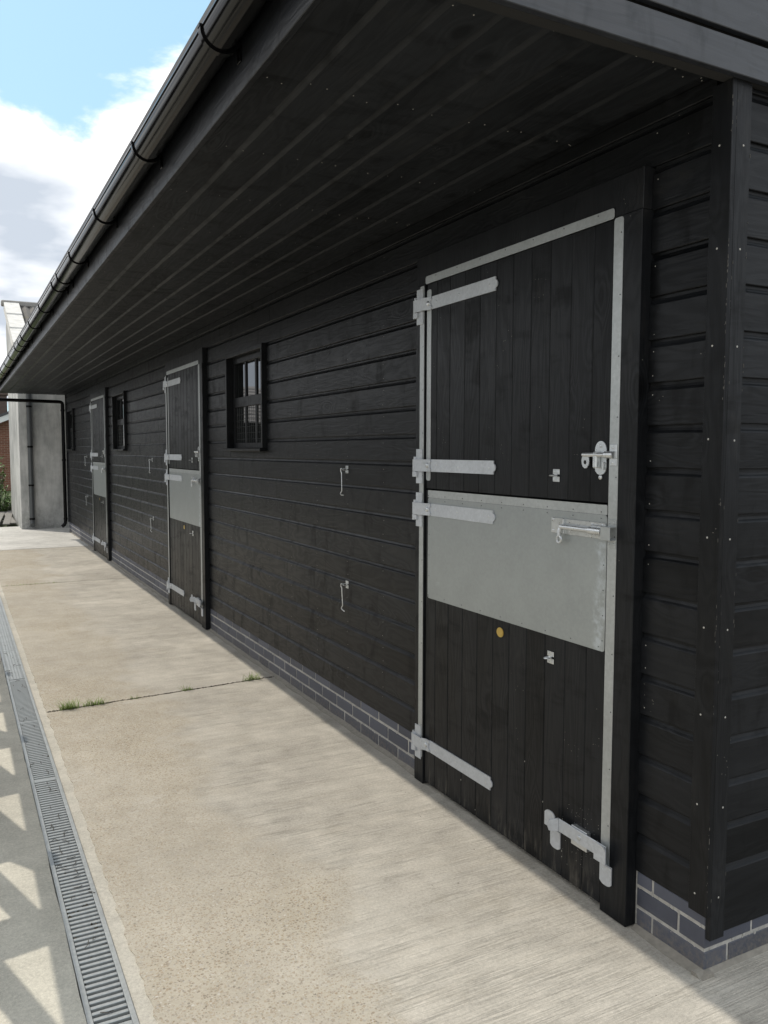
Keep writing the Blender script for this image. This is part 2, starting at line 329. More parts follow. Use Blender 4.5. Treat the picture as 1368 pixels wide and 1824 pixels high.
# ------------------------------------------------------------------ mesh helpers
class MB:
    def __init__(s): s.v = []; s.f = []
    def add(s, vs, fs):
        o = len(s.v); s.v += [tuple(x) for x in vs]; s.f += [tuple(i+o for i in f) for f in fs]; return s
    def box(s, x0, x1, y0, y1, z0, z1):
        return s.add([(x0,y0,z0),(x1,y0,z0),(x1,y1,z0),(x0,y1,z0),(x0,y0,z1),(x1,y0,z1),(x1,y1,z1),(x0,y1,z1)],
                     [(3,2,1,0),(4,5,6,7),(0,1,5,4),(1,2,6,5),(2,3,7,6),(3,0,4,7)])
    def cbox(s, x0, x1, y0, y1, z0, z1, c=0.002):
        bm = bmesh.new(); bmesh.ops.create_cube(bm, size=1)
        for v in bm.verts:
            v.co = Vector(((x0+x1)/2+v.co.x*(x1-x0), (y0+y1)/2+v.co.y*(y1-y0), (z0+z1)/2+v.co.z*(z1-z0)))
        bmesh.ops.bevel(bm, geom=bm.edges[:], offset=min(c, 0.45*min(x1-x0, y1-y0, z1-z0)), segments=1, affect='EDGES', profile=0.5)
        bm.verts.index_update()
        s.add([v.co[:] for v in bm.verts], [[v.index for v in f.verts] for f in bm.faces]); bm.free(); return s
    def prism(s, poly, axis, a0, a1):
        """poly: 2d points in the two other axes (in xyz order); extruded along axis"""
        n = len(poly)
        def P(p, a):
            q = list(p); q.insert(axis, a); return q
        vs = [P(p, a0) for p in poly] + [P(p, a1) for p in poly]
        fs = [tuple(range(n))[::-1], tuple(range(n, 2*n))] + [(i, (i+1) % n, n+(i+1) % n, n+i) for i in range(n)]
        return s.add(vs, fs)
    def tube(s, path, r, n=10, caps=True):
        path = [Vector(p) for p in path]; rings = []; prev = None
        for i, p in enumerate(path):
            d = (path[min(i+1, len(path)-1)] - path[max(i-1, 0)]).normalized()
            if prev is None:
                a = Vector((0,0,1)) if abs(d.z) < 0.9 else Vector((1,0,0)); u = d.cross(a).normalized()
            else: u = (prev - d*prev.dot(d)).normalized()
            prev = u; w = d.cross(u); rr = r[i] if isinstance(r, (list, tuple)) else r
            rings.append([p + (u*math.cos(2*math.pi*k/n) + w*math.sin(2*math.pi*k/n))*rr for k in range(n)])
        vs = [q for rg in rings for q in rg]; m = len(rings)
        fs = [(i*n+k, i*n+(k+1) % n, (i+1)*n+(k+1) % n, (i+1)*n+k) for i in range(m-1) for k in range(n)]
        if caps: fs += [tuple(range(n))[::-1], tuple(range((m-1)*n, m*n))]
        return s.add(vs, fs)
    def dome(s, c, r, h, n=10, d=-1, axis=0):
        """rounded head standing off a surface along axis, direction d"""
        vs = []; lv = [(1.0, 0.0), (0.92, 0.45), (0.6, 0.85)]
        for k, hh in lv:
            for i in range(n):
                a = 2*math.pi*i/n; q = [math.cos(a)*r*k, math.sin(a)*r*k]; q.insert(axis, d*h*hh)
                vs.append([c[j]+q[j] for j in range(3)])
        q = [0, 0]; q.insert(axis, d*h); vs.append([c[j]+q[j] for j in range(3)])
        fs = [(l*n+i, l*n+(i+1) % n, (l+1)*n+(i+1) % n, (l+1)*n+i) for l in range(2) for i in range(n)]
        fs += [(2*n+i, 2*n+(i+1) % n, 3*n) for i in range(n)]
        return s.add(vs, fs)
    def mesh(s, name, mat, smooth=True):
        me = bpy.data.meshes.new(name); me.from_pydata(s.v, [], s.f)
        bm = bmesh.new(); bm.from_mesh(me); bmesh.ops.recalc_face_normals(bm, faces=bm.faces); bm.to_mesh(me); bm.free()
        if smooth:
            me.polygons.foreach_set('use_smooth', [True]*len(me.polygons)); me.set_sharp_from_angle(angle=R(30))
        me.materials.append(mat); me.update(); return me
    def build(s, name, mat, parent=None, smooth=True, loc=(0,0,0), kind=None):
        return link(name, s.mesh(name, mat, smooth), parent, loc, kind)
def link(name, me, parent=None, loc=(0,0,0), kind=None):
    o = bpy.data.objects.new(name, me); C.objects.link(o); o.location = loc
    if parent is not None: o.parent = parent
    if kind: o['kind'] = kind
    return o
def thing(name, label, cat, loc=(0,0,0), group=None, rz=0):
    o = bpy.data.objects.new(name, None); C.objects.link(o); o.location = loc; o.rotation_euler = (0,0,rz)
    o.empty_display_size = 0.2; return tag(o, label, cat, group)
def tag(o, label, cat, group=None):
    o['label'] = label; o['category'] = cat
    if group: o['group'] = group
    return o
def copy_tree(o, parent=None):
    c = o.copy(); C.objects.link(c); c.parent = parent
    for ch in [x for x in bpy.data.objects if x.parent == o]: copy_tree(ch, c)
    return c

# ------------------------------------------------------------------ setting: ground, slabs, yard
WALL_END = 15.95
MB().add([(-900,-900,-0.09),(900,-900,-0.09),(900,900,-0.09),(-900,900,-0.09)], [(0,1,2,3)]).build('ground', SOIL, kind='structure')
def slab(name, pts, mat, top=0.0, jag=0.0, step=0.05):  # ragged where the edge has crumbled
    """slab with slightly ragged edges"""
    out = []
    for (a, b_) in zip(pts, pts[1:]+pts[:1]):
        L = math.hypot(b_[0]-a[0], b_[1]-a[1]); n = max(1, min(400, int(L/step))) if jag and L < 13 else (1 if not jag else min(400, int(L/step)))
        for k in range(n):
            t = k/n; nx, ny = -(b_[1]-a[1])/L, (b_[0]-a[0])/L
            j = 0 if k == 0 else random.uniform(-jag, jag)
            out.append((a[0]+(b_[0]-a[0])*t+nx*j, a[1]+(b_[1]-a[1])*t+ny*j))
    return MB().prism(out, 2, top-0.12, top).build(name, mat, kind='structure', smooth=False)
XO = -1.567                                      # outer edge of the apron, by the drain
def jy(y, x): return y + 0.078*x                 # the slab joints run slightly askew
slab('concrete_apron', [(XO, -8), (6, -8), (6, jy(3.872, 6)), (XO, jy(3.872, XO))], CONC, 0, 0.0055, 0.035)
slab('concrete_apron', [(XO, jy(3.892, XO)), (6, jy(3.892, 6)), (6, 9.16), (XO, 9.16)], CONC, 0, 0.0055, 0.035)
slab('concrete_apron', [(XO, 9.175), (6, 9.175), (6, 13.25), (XO, 13.10)], CONC, 0, 0.006, 0.035)
slab('new_concrete_slab', [(-14, 13.12), (XO, 13.11), (6, 13.26), (6, 17.6), (-14, 17.6)], NEWC, 0.003)
slab('drain_haunch', [(-1.612, -8), (XO+0.012, -8), (XO+0.012, 13.09), (-1.612, 13.09)], HAUNCH, -0.004)
slab('yard_concrete', [(-45, -30), (-1.7495, -30), (-1.7495, 13.10), (-45, 13.10)], YARD, -0.001, 0.0022)
MB().add([(-60,17.55,-0.05),(60,17.55,-0.05),(60,140,-0.05),(-60,140,-0.05)], [(0,1,2,3)]).build('rough_grass_ground', flat('rough_grass', (0.06, 0.08, 0.025), 0.95, 0, 0.5, 3, 0.6), kind='structure')

# ------------------------------------------------------------------ drainage channel
dr = thing('drainage_channel', 'long drainage channel with galvanised slotted grating between tan apron and grey yard', 'drain', (-1.68, 0, 0))
d0, d1 = -1.747, -1.614
cx = 1.68
ch = MB(); ch.box(d0+cx, d1+cx, -6, 13.1, -0.119, -0.085); ch.box(d0+cx, d0+0.012+cx, -6, 13.1, -0.085, -0.022); ch.box(d1-0.012+cx, d1+cx, -6, 13.1, -0.085, -0.022)
ch.build('channel_trough', DARK, dr)
for xa, xb in ((d0, d0+0.016), (d1-0.016, d1)):
    MB().cbox(xa+cx, xb+cx, -6, 13.1, -0.024, 0.003, 0.0015).build('edge_rail', GALV, dr)
bar_me = MB().cbox(d0+0.0165+cx, d1-0.0165+cx, -0.0066, 0.0066, -0.016, 0.0005, 0.0012).mesh('grating_bar', GALV)
y = 0.30; nb = 0
while nb < 300:
    if not (4.62 < y < 4.62): 
        o = link('grating_bar', bar_me, dr, (0, y, 0)); o.rotation_euler = (0, 0, random.uniform(-0.004, 0.004)); nb += 1
    y += 0.0275
    if y > 4.66: break
fb = MB(); yy = -0.5
while yy < 0.29: fb.box(d0+0.0165+cx, d1-0.0165+cx, yy-0.005, yy+0.005, -0.016, 0.0); yy += 0.0275
yy = max(y, 4.68)
while yy < 13.05:
    fb.box(d0+0.0165+cx, d1-0.0165+cx, yy-0.0085, yy+0.0085, -0.012, 0.0); yy += 0.026
for k in range(1, 5):
    xx = d0+0.0165+(d1-d0-0.033)*k/5+cx; fb.box(xx-0.006, xx+0.006, 4.68, 13.05, -0.016, -0.0004)
fb.build('fine_grating', GALV, dr, kind='stuff')
for k in range(13):
    ys = 0.62+k*1.0
    MB().cbox(d0+0.0165+cx, d1-0.0165+cx, ys-0.008, ys+0.008, -0.014, 0.0015, 0.001).build('grating_end_bar', GALV, dr)
tw = MB()
for k in range(44):
    y0 = random.uniform(0.6, 6.0); x0 = random.uniform(0.03-0.067+0.0, 0.045)
    a = random.uniform(0, 6.28); L = random.uniform(0.02, 0.075)
    tw.tube([(x0, y0, 0.004), (x0+math.cos(a)*L*0.3, y0+math.sin(a)*L*0.5, 0.007), (x0+math.cos(a+0.3)*L*0.5, y0+math.sin(a+0.3)*L, 0.004)], 0.0013, 4)
tw.build('dead_twigs', TWIG, dr, kind='stuff')
dt = MB()
for k in range(70):
    yc = random.choice((random.uniform(0.5, 5.5), random.gauss(1.3, 0.25), random.gauss(3.1, 0.3))); xc = random.choice((d0+cx+0.018, d1+cx-0.018, random.uniform(d0+cx+0.02, d1+cx-0.02)))
    dt.dome((xc+random.gauss(0, 0.004), yc, -0.006), random.uniform(0.003, 0.008), random.uniform(0.004, 0.008), 6, 1, 2)
dt.build('silt_lumps', SOIL, dr, kind='stuff')

# ------------------------------------------------------------------ the stable building
ST = thing('stable_building', 'long black timber-clad stable block with three stable doors under a deep overhanging eave', 'stable')
XB = 0.012                       # face of the cladding on the front wall (wall runs along y, yard at x < 0)
Z0, PITCHZ = 0.201, 0.1395
JOINTS = [Z0] + [0.3405+PITCHZ*k for k in range(18)]           # board bottoms
SOFFIT = 2.761
DO = [0.0, 5.32, 10.62]; WO = [0.0, 5.45, 10.66]; HO = [0.0, 5.315, 10.55]
DY0, DY1, DZ1 = 0.312, 1.783, 2.572      # outside of a door frame
WY0, WY1, WZ0, WZ1 = 4.045, 4.945, 1.648, 2.433

def ship(z0, z1, ztop, d=0.0):
    """shiplap profile (depth, z): flat face, cove at the top, tucked behind the next board"""
    pts = [(0.0015, z0), (0.0, z0+0.002), (0.0, z1-0.028), (0.0022, z1-0.0245), (0.0078, z1-0.0185), (0.0112, z1-0.0100), (0.0122, z1+0.006)]
    pts = [p for p in pts if p[1] < ztop-0.001]
    last = pts[-1][0]
    pts += [(last, ztop if len(pts) < 7 else z1+0.006), (0.019, ztop if len(pts) < 7 else z1+0.006), (0.019, z0)]
    return pts
# backing wall, with window openings
fwm = MB(); ys = [0.03]
for w in WO: ys += [WY0+w, WY1+w]
ys += [WALL_END]
for a, b_ in zip(ys[0::2], ys[1::2]): fwm.box(0.0315, 0.10, a, b_, 0.2, SOFFIT+0.25)
for w in WO:
    fwm.box(0.0315, 0.10, WY0+w, WY1+w, 0.2, WZ0); fwm.box(0.0315, 0.10, WY0+w, WY1+w, WZ1, SOFFIT+0.25)
FW = fwm.build('front_wall', DARK, ST)
FW.location = (0, 0, 0)
def intervals(lo, hi, cuts):
    out = [(lo, hi)]
    for a, b_ in cuts:
        nx = []
        for p, q in out:
            if b_ <= p or a >= q: nx.append((p, q)); continue
            if a > p: nx.append((p, a))
            if b_ < q: nx.append((b_, q))
        out = nx
    return out
def bow(L): return random.uniform(-0.0012, 0.0012)
def board(z0, z1, a, b_, ztop=None, parent=FW):
    """one cladding board on the front wall from y=a to y=b_; split where a long run needs a butt joint"""
    if b_-a > 5.2:
        m = a + random.uniform(3.2, 4.8); board(z0, z1, a, m-0.0012, ztop); board(z0, z1, m+0.0012, b_, ztop); return
    pr = ship(0, z1-z0, (ztop if ztop else z1+0.006)-z0); j = random.uniform(-0.0012, 0.0012); L = b_-a
    m = MB(); n = max(2, int(L/0.6))
    # slight waviness of the edge: build as strip along y
    rows = []
    for k in range(n+1):
        w1 = bow(L)
        rows.append([(p[0]+j*0.6, -L/2+L*k/n, p[1]+w1*0.9) for p in pr])
    npt = len(pr); vs = [q for r in rows for q in r]
    fs = [(k*npt+i, k*npt+(i+1) % npt, (k+1)*npt+(i+1) % npt, (k+1)*npt+i) for k in range(n) for i in range(npt)]
    fs += [tuple(range(npt)), tuple(range(n*npt, (n+1)*npt))[::-1]]
    m.add(vs, fs).build('cladding_board', WY, parent, smooth=False, loc=(XB, (a+b_)/2, z0))
for k, z0 in enumerate(JOINTS):
    z1 = JOINTS[k+1] if k+1 < len(JOINTS) else SOFFIT+0.01
    if k+1 == len(JOINTS): z1 = z0+PITCHZ
    top = min(z1+0.006, SOFFIT-0.001)
    cuts = []
    if z0 < DZ1-0.03: cuts += [(DY0+o-0.001, DY1+o+0.001) for o in DO]
    wmid = z0 < WZ1-0.02 and z1 > WZ0+0.02
    if wmid: cuts += [(WY0+o-0.001, WY1+o+0.001) for o in WO]
    for a, b_ in intervals(0.066, WALL_END-0.03, cuts): board(z0, z1, a, b_, top if top < z1 else None)
    if wmid and z0 < WZ0-0.02:
        for o in WO: board(z0, z1, WY0+o, WY1+o, WZ0-0.002)
# nail heads: two per board on each stud line
nm = MB()
studs = [0.295] + [2.20+0.455*k for k in range(30)]
for yv in studs:
    for k, z0 in enumerate(JOINTS[:-1]):
        z1 = JOINTS[k+1]
        for zz_ in (z0+0.020, z1-0.042):
            yj = yv+random.uniform(-0.007, 0.007)
            if any(DY0+o-0.02 < yj < DY1+o+0.02 for o in DO) and z0 < DZ1: continue
            if any(WY0+o-0.02 < yj < WY1+o+0.02 for o in WO) and WZ0-0.06 < zz_ < WZ1: continue
            if yj > 15.8 or random.random() < 0.12: continue
            nm.dome((XB, yj, zz_+random.uniform(-0.004, 0.004)), 0.0021 if yv > 0.5 else 0.0024, 0.0010, 6)
nm.build('nail_heads', NAIL, FW, kind='stuff')

# corner posts
CP = MB().cbox(-0.007, 0.0118, -0.008, 0.065, 0.197, SOFFIT-0.036, 0.0015).build('corner_board', WZ, ST)
GP = MB().cbox(0.0125, 0.076, -0.007, 0.0118, 0.116, SOFFIT-0.036, 0.0015).build('corner_board', WZ, ST)
nm = MB()
for k in range(10):
    zc = 0.245+0.2855*k+random.uniform(-0.02, 0.02)
    nm.dome((-0.007, 0.038+random.uniform(-0.006, 0.006), zc), 0.0034, 0.0012, 8)
    nm.dome((0.046+random.uniform(-0.006, 0.006), -0.007, zc-0.004), 0.0034, 0.0012, 8, -1, 1)
nm.build('nail_heads', NAIL, CP, kind='stuff')
def worn(parent, pts, n):
    m = MB()
    for k in range(n):
        z = random.uniform(0.22, 2.70)
        if math.sin(z*7.0)+math.sin(z*17.3+1)+random.uniform(-1.3, 1.3) < 0.4: continue
        x, y_ = random.choice(pts); r_ = random.uniform(0.0004, 0.0010)
        x += random.gauss(0, 0.0012) if abs(x) > 0 else 0; y_ += random.gauss(0, 0.0012)
        m.cbox(x-r_, x+r_, y_-r_, y_+r_, z, z+random.uniform(0.001, 0.012), 0.0003)
    m.build('worn_edges', flat('rubbed_wood', (0.09, 0.085, 0.075), 0.8, 0, 0.5, 90, 0) if 'rubbed_wood' not in bpy.data.materials else bpy.data.materials['rubbed_wood'], parent, kind='stuff')
worn(CP, [(-0.006, -0.007)], 260); worn(GP, [(0.075, -0.006), (0.0135, -0.0065)], 120)
MB().cbox(-0.004, 0.03, WALL_END-0.03, WALL_END+0.012, 0.197, SOFFIT, 0.0015).build('corner_board', WZ, ST)

# gable wall (faces -y)
GW = MB().box(0.032, 5.0, 0.0315, 0.10, 0.118, 3.0).build('gable_wall', DARK, ST)
gz = [0.116] + JOINTS[1:]
for k, z0 in enumerate(gz):
    z1 = gz[k+1] if k+1 < len(gz) else z0+PITCHZ
    top = min(z1+0.006, 2.722)
    if top-z0 < 0.004: continue
    pr = ship(0, z1-z0, top-z0); pr = [(d, z) for d, z in pr]
    L = 4.9
    m = MB().prism([(d, z) for d, z in pr], 0, -L/2, L/2)
    m.build('cladding_board', WX, GW, smooth=False, loc=(0.0765+L/2, 0.012, z0))
# gable above the eave: lower trim board, then boards overhanging it one above the other, cut to the roof slope
def roofz(x): return 2.95 + (x+1.25)*0.36
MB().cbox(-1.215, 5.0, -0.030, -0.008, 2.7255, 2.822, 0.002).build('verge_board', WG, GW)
MB().box(-1.21, 5.0, -0.0078, 0.03, 2.7265, 2.95).build('verge_backing', DARK, GW)
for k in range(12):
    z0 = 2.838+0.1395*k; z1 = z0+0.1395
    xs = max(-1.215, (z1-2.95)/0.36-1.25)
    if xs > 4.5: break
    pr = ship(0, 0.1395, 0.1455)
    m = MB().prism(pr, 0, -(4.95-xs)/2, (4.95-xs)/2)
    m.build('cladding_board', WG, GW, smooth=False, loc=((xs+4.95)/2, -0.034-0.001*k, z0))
MB().box(-1.2, 4.95, -0.012, 0.031, 2.951, 4.55).build('gable_backing', DARK, GW) if False else None

# soffit planks (grain along y)
SF = MB().box(-1.19, 0.03, 0.031, 16.08, SOFFIT+0.020, SOFFIT+0.04).build('soffit', DARK, ST)
sx_ = [0.0105-0.0005] + [-0.025-0.149*k for k in range(8)] + [-1.197]
# profile: face down at z=SOFFIT, cove on the house side
for k in range(len(sx_)-1):
    xr, xl = sx_[k], sx_[k+1]; w = xr-xl
    a = 0.006 if True else 0
    yy = -0.006
    first = True
    while yy < 16.05:
        L = random.uniform(3.6, 5.2) if not first else random.uniform(2.0, 5.0); first = False
        e = min(16.07, yy+L)
        if 16.07-e < 1.0: e = 16.07
        w_ = w-0.0005
        pr = [(0.0, 0.0088), (0.008, 0.0082), (0.014, 0.0058), (0.0215, 0.0018), (0.026, 0.0), (w_, 0.0), (w_, 0.018), (0.0, 0.018)]
        if k == len(sx_)-2 or w < 0.06: pr = [(0.0, 0.0), (w_, 0.0), (w_, 0.018), (0.0, 0.018)]
        LL = e-yy-0.002; n = max(2, int(LL/0.8)); dz = random.uniform(0, 0.0015)
        rows = []
        for q in range(n+1):
            wv = random.uniform(-0.0012, 0.0012)
            rows.append([(p[0]-w_/2+wv*(0.4 if p[0] < 0.01 else 1), -LL/2+LL*q/n, p[1]+dz) for p in pr])
        npt = len(pr); vs = [q for r in rows for q in r]
        fs = [(q*npt+i, q*npt+(i+1) % npt, (q+1)*npt+(i+1) % npt, (q+1)*npt+i) for q in range(n) for i in range(npt)]
        fs += [tuple(range(npt)), tuple(range(n*npt, (n+1)*npt))[::-1]]
        MB().add(vs, fs).build('soffit_plank', WS, SF, smooth=False, loc=((xr+xl)/2, yy+LL/2+0.001, SOFFIT))
        yy = e
nm = MB()
for k in range(len(sx_)-1):
    for q in range(27):
        for fx in (0.22, 0.62):
            if random.random() < 0.25: continue
            nm.dome((sx_[k+1]+(sx_[k]-sx_[k+1])*fx+random.uniform(-0.01, 0.01), 0.10+q*0.6+random.uniform(-0.02, 0.02), SOFFIT+0.0005), 0.0023, 0.0012, 6, -1, 2)
nm.build('nail_heads', NAIL, SF, kind='stuff')

# fascia with butt joints, gutter, brackets
FA = None; yy = -0.005
FAW = wood('black_fascia_wood', 1, dark=(0.0045, 0.005, 0.0062), light=(0.011, 0.0125, 0.0155), rough=(0.34, 0.48), spec=0.22)
for e in (2.62, 3.26, 5.7, 8.1, 10.6, 13.2, 16.1):
    MB().cbox(-1.218, -1.1975, yy+0.0015, e-0.0015, 2.748, 2.925, 0.002).build('fascia_board', FAW, ST); yy = e
GX, GZ, GR = -1.281, 2.907, 0.057                     # half round gutter
def gz_at(yv): return GZ - 0.0016*(yv-0.0)
gm = MB(); n = 20; ng = 33
def gut_ring(yv, r_out, r_in):
    pts = []
    for k in range(n+1):
        a = math.pi + math.pi*k/n; pts.append((GX+math.cos(a)*r_out, yv, gz_at(yv)+math.sin(a)*r_out))
    pts.append((GX+r_out, yv, gz_at(yv)+0.006)); pts.append((GX+r_in, yv, gz_at(yv)+0.006))
    for k in range(n+1):
        a = 2*math.pi - math.pi*k/n; pts.append((GX+math.cos(a)*r_in, yv, gz_at(yv)+math.sin(a)*r_in))
    # rolled front bead
    pts.append((GX-r_in, yv, gz_at(yv)+0.006)); pts.append((GX-r_out-0.003, yv, gz_at(yv)+0.007)); pts.append((GX-r_out-0.004, yv, gz_at(yv)-0.001))
    return pts
rings = [gut_ring(-0.03+16.2*k/ng, GR, GR-0.003) for k in range(ng+1)]
npt = len(rings[0]); vs = [q for r in rings for q in r]
fs = [(k*npt+i, k*npt+(i+1) % npt, (k+1)*npt+(i+1) % npt, (k+1)*npt+i) for k in range(ng) for i in range(npt)]
GUT = gm.add(vs, fs).build('gutter', PVC, ST)
def bracket(yv, w=0.011, name='gutter_bracket', ext=0.0065):
    m = MB(); ro, ri = GR+ext, GR+0.0005; poly = []
    zc = gz_at(yv)
    for k in range(19):
        a = math.pi*0.985 + (math.pi*1.015)*k/18; th = ro + (0.005 if k > 9 else 0)*(k-9)/9
        poly.append((GX+math.cos(a)*th, zc+math.sin(a)*th))
    poly.append((-1.2185, zc+0.004))
    for k in range(19):
        a = 2*math.pi - (math.pi*1.015)*k/18; poly.append((GX+math.cos(a)*ri, zc+math.sin(a)*ri))
    nq = 19; strip_v = []; 
    for yq in (yv-w, yv+w):
        strip_v += [(p[0], yq, p[1]) for p in poly]
    npp = len(poly)
    fs = [(i, (i+1) % npp, npp+(i+1) % npp, npp+i) for i in range(npp)]
    for i in range(18):
        o_, p_ = i, npp-1-i
        fs.append((o_, o_+1, p_-1, p_)); fs.append((npp+p_, npp+p_-1, npp+o_+1, npp+o_))
    fs.append((18, 19, 20)); fs.append((npp+18, npp+20, npp+19))
    m.add(strip_v, fs)
    m.cbox(GX-GR-ext-0.002, GX-GR+0.010, yv-w, yv+w, zc+0.002, zc+0.011, 0.001)     # clip over the front lip
    m.cbox(-1.2235, -1.2185, yv-0.016, yv+0.016, zc-0.075, zc+0.012, 0.001)         # back plate
    return m.build(name, PVC, GUT)
for k in range(15): bracket(0.80+1.052*k)
bracket(4.70, 0.034, 'gutter_union', 0.0055); bracket(8.70, 0.034, 'gutter_union', 0.0055); bracket(12.72, 0.034, 'gutter_union', 0.0055)

# roof (only its edge is seen from the yard)
rm = MB()
for xa, xb, za, zb in ((-1.30, 2.2, 2.945, 4.205), (2.2, 5.6, 4.205, 2.98)):
    rm.prism([(xa, za), (xb, zb), (xb, zb+0.06), (xa, za+0.06)], 1, -0.10, 16.15)
rm.build('roof', ROOFM, ST)
bw = MB(); bw.box(5.0, 5.08, 0.1, WALL_END, 0, 3.2); bw.box(0.10, 5.0, WALL_END-0.10, WALL_END-0.031, 0, 3.3); bw.build('rear_wall', DARK, ST)

# ---- brick plinth
PL = MB().box(0.0172, 0.10, 0.0172, WALL_END-0.02, 0.0, 0.199)
PL.box(0.10, 5.0, 0.0172, 0.10, 0.0, 0.117)
PLO = PL.build('brick_plinth', MORTAR, ST)
bricks = []
for q in range(4):
    m = MB().cbox(-0.006, 0.04, -0.1062, 0.1062, -0.0313, 0.0313, 0.002)
    m.v = [(x+random.uniform(-0.0012, 0.0012), y_+random.uniform(-0.0015, 0.0015), z+random.uniform(-0.0012, 0.0012)) for x, y_, z in m.v]
    bricks.append(m.mesh('brick', BRICK))
def brick_piece(a, b_, z0, z1):
    L = b_-a; m = MB().cbox(-0.006, 0.04, -L/2, L/2, -(z1-z0)/2, (z1-z0)/2, 0.002)
    m.v = [(x+random.uniform(-0.001, 0.001), y_+random.uniform(-0.001, 0.001), z) for x, y_, z in m.v]
    return m.mesh('brick', BRICK)
doorcuts = [(DY0+o, DY1+o) for o in DO]
courses = [(0.0035, 0.0672), (0.0800, 0.1422), (0.1550, 0.1985)]
count = 0; far_b = MB()
for ci, (z0, z1) in enumerate(courses):
    starts = []; yq = 0.0145 - (0.0 if ci != 1 else 0.1125)
    while yq < WALL_END:
        a, b_ = yq, min(yq+0.215, WALL_END-0.02)
        for p, q in intervals(max(a, 0.0145), b_, [(x0-0.008, x1+0.008) for x0, x1 in doorcuts]):
            if q-p < 0.02: continue
            if p < 0.02: continue          # corner bricks are laid below
            if abs(q-p-0.215) < 1e-4 and ci < 2:
                o = link('brick', random.choice(bricks), PLO, (0.0205+random.uniform(-0.0012, 0.0012), (p+q)/2, (z0+z1)/2))
                if random.random() < 0.5: o.rotation_euler = (0, 0, 0); o.scale = (1, -1, 1)
            else: link('brick', brick_piece(p, q, z0, z1), PLO, (0.0205+random.uniform(-0.0012, 0.0012), (p+q)/2, (z0+z1)/2))
        yq += 0.225
for ci, (z0, z1) in enumerate(courses[:2]):
    if ci == 1: z1 = 0.1165
    # the corner brick shows a stretcher on one face and a header on the other
    fx_, fy_ = (0.1025, 0.215) if ci == 0 else (0.215, 0.1025)
    MB().cbox(0.0140, 0.0145+fx_, 0.0140, 0.0145+fy_, z0, courses[ci][1], 0.002).build('brick', BRICK, PLO)
    xq = 0.0145+fx_+0.010
    while xq < 2.4:
        m = MB().cbox(-0.1075, 0.1075, -0.006, 0.04, -(z1-z0)/2, (z1-z0)/2, 0.002).mesh('brick', BRICK)
        link('brick', m, PLO, (xq+0.1075, 0.0205+random.uniform(-0.0012, 0.0012), (z0+z1)/2)); xq += 0.225
MB().cbox(0.0140, 0.09, 0.0140, 0.2295, courses[2][0], courses[2][1], 0.002).build('brick', BRICK, PLO)
fl = MB()
for a, b_ in intervals(-0.012, WALL_END, [(x0-0.004, x1+0.004) for x0, x1 in doorcuts]):
    n = max(2, int((b_-a)/0.12)); rows = []
    for k in range(n+1):
        w = 0.030+random.uniform(-0.008, 0.010); hh = 0.012+random.uniform(-0.003, 0.004); yv = a+(b_-a)*k/n
        rows.append([(0.03, yv, -0.01), (0.0165-w, yv, -0.01), (0.0165-w, yv, 0.001), (0.0165-w*0.4, yv, hh*0.45), (0.012, yv, hh), (0.03, yv, hh)])
    vs = [q for r in rows for q in r]
    fs = [(k*6+i, k*6+(i+1) % 6, (k+1)*6+(i+1) % 6, (k+1)*6+i) for k in range(n) for i in range(6)] + [tuple(range(6)), tuple(range(n*6, n*6+6))[::-1]]
    fl.add(vs, fs)
fl.prism([(-0.012, -0.01), (0.03, -0.01), (0.03, 0.013), (0.012, 0.012)], 0, -0.022, 5.0)
fl.build('mortar_fillet', FILLET, PLO)
sm = MB()                                     # mortar smears over the joints, grit washed against the foot of the wall
for k in range(260):
    yv = random.uniform(0.02, 5.3); z = random.choice((0.0735, 0.1485))+random.gauss(0, 0.004)
    if any(a-0.01 < yv < b_+0.01 for a, b_ in doorcuts): continue
    sm.dome((0.0150, yv, z), random.uniform(0.002, 0.007), 0.0012, 7)
for k in range(14):
    sm.dome((random.uniform(0.02, 0.6), 0.0150, 0.0735+random.gauss(0, 0.0045)), random.uniform(0.002, 0.007), 0.0012, 7, -1, 1)
sm.build('mortar_smears', MORTAR, PLO, kind='stuff')
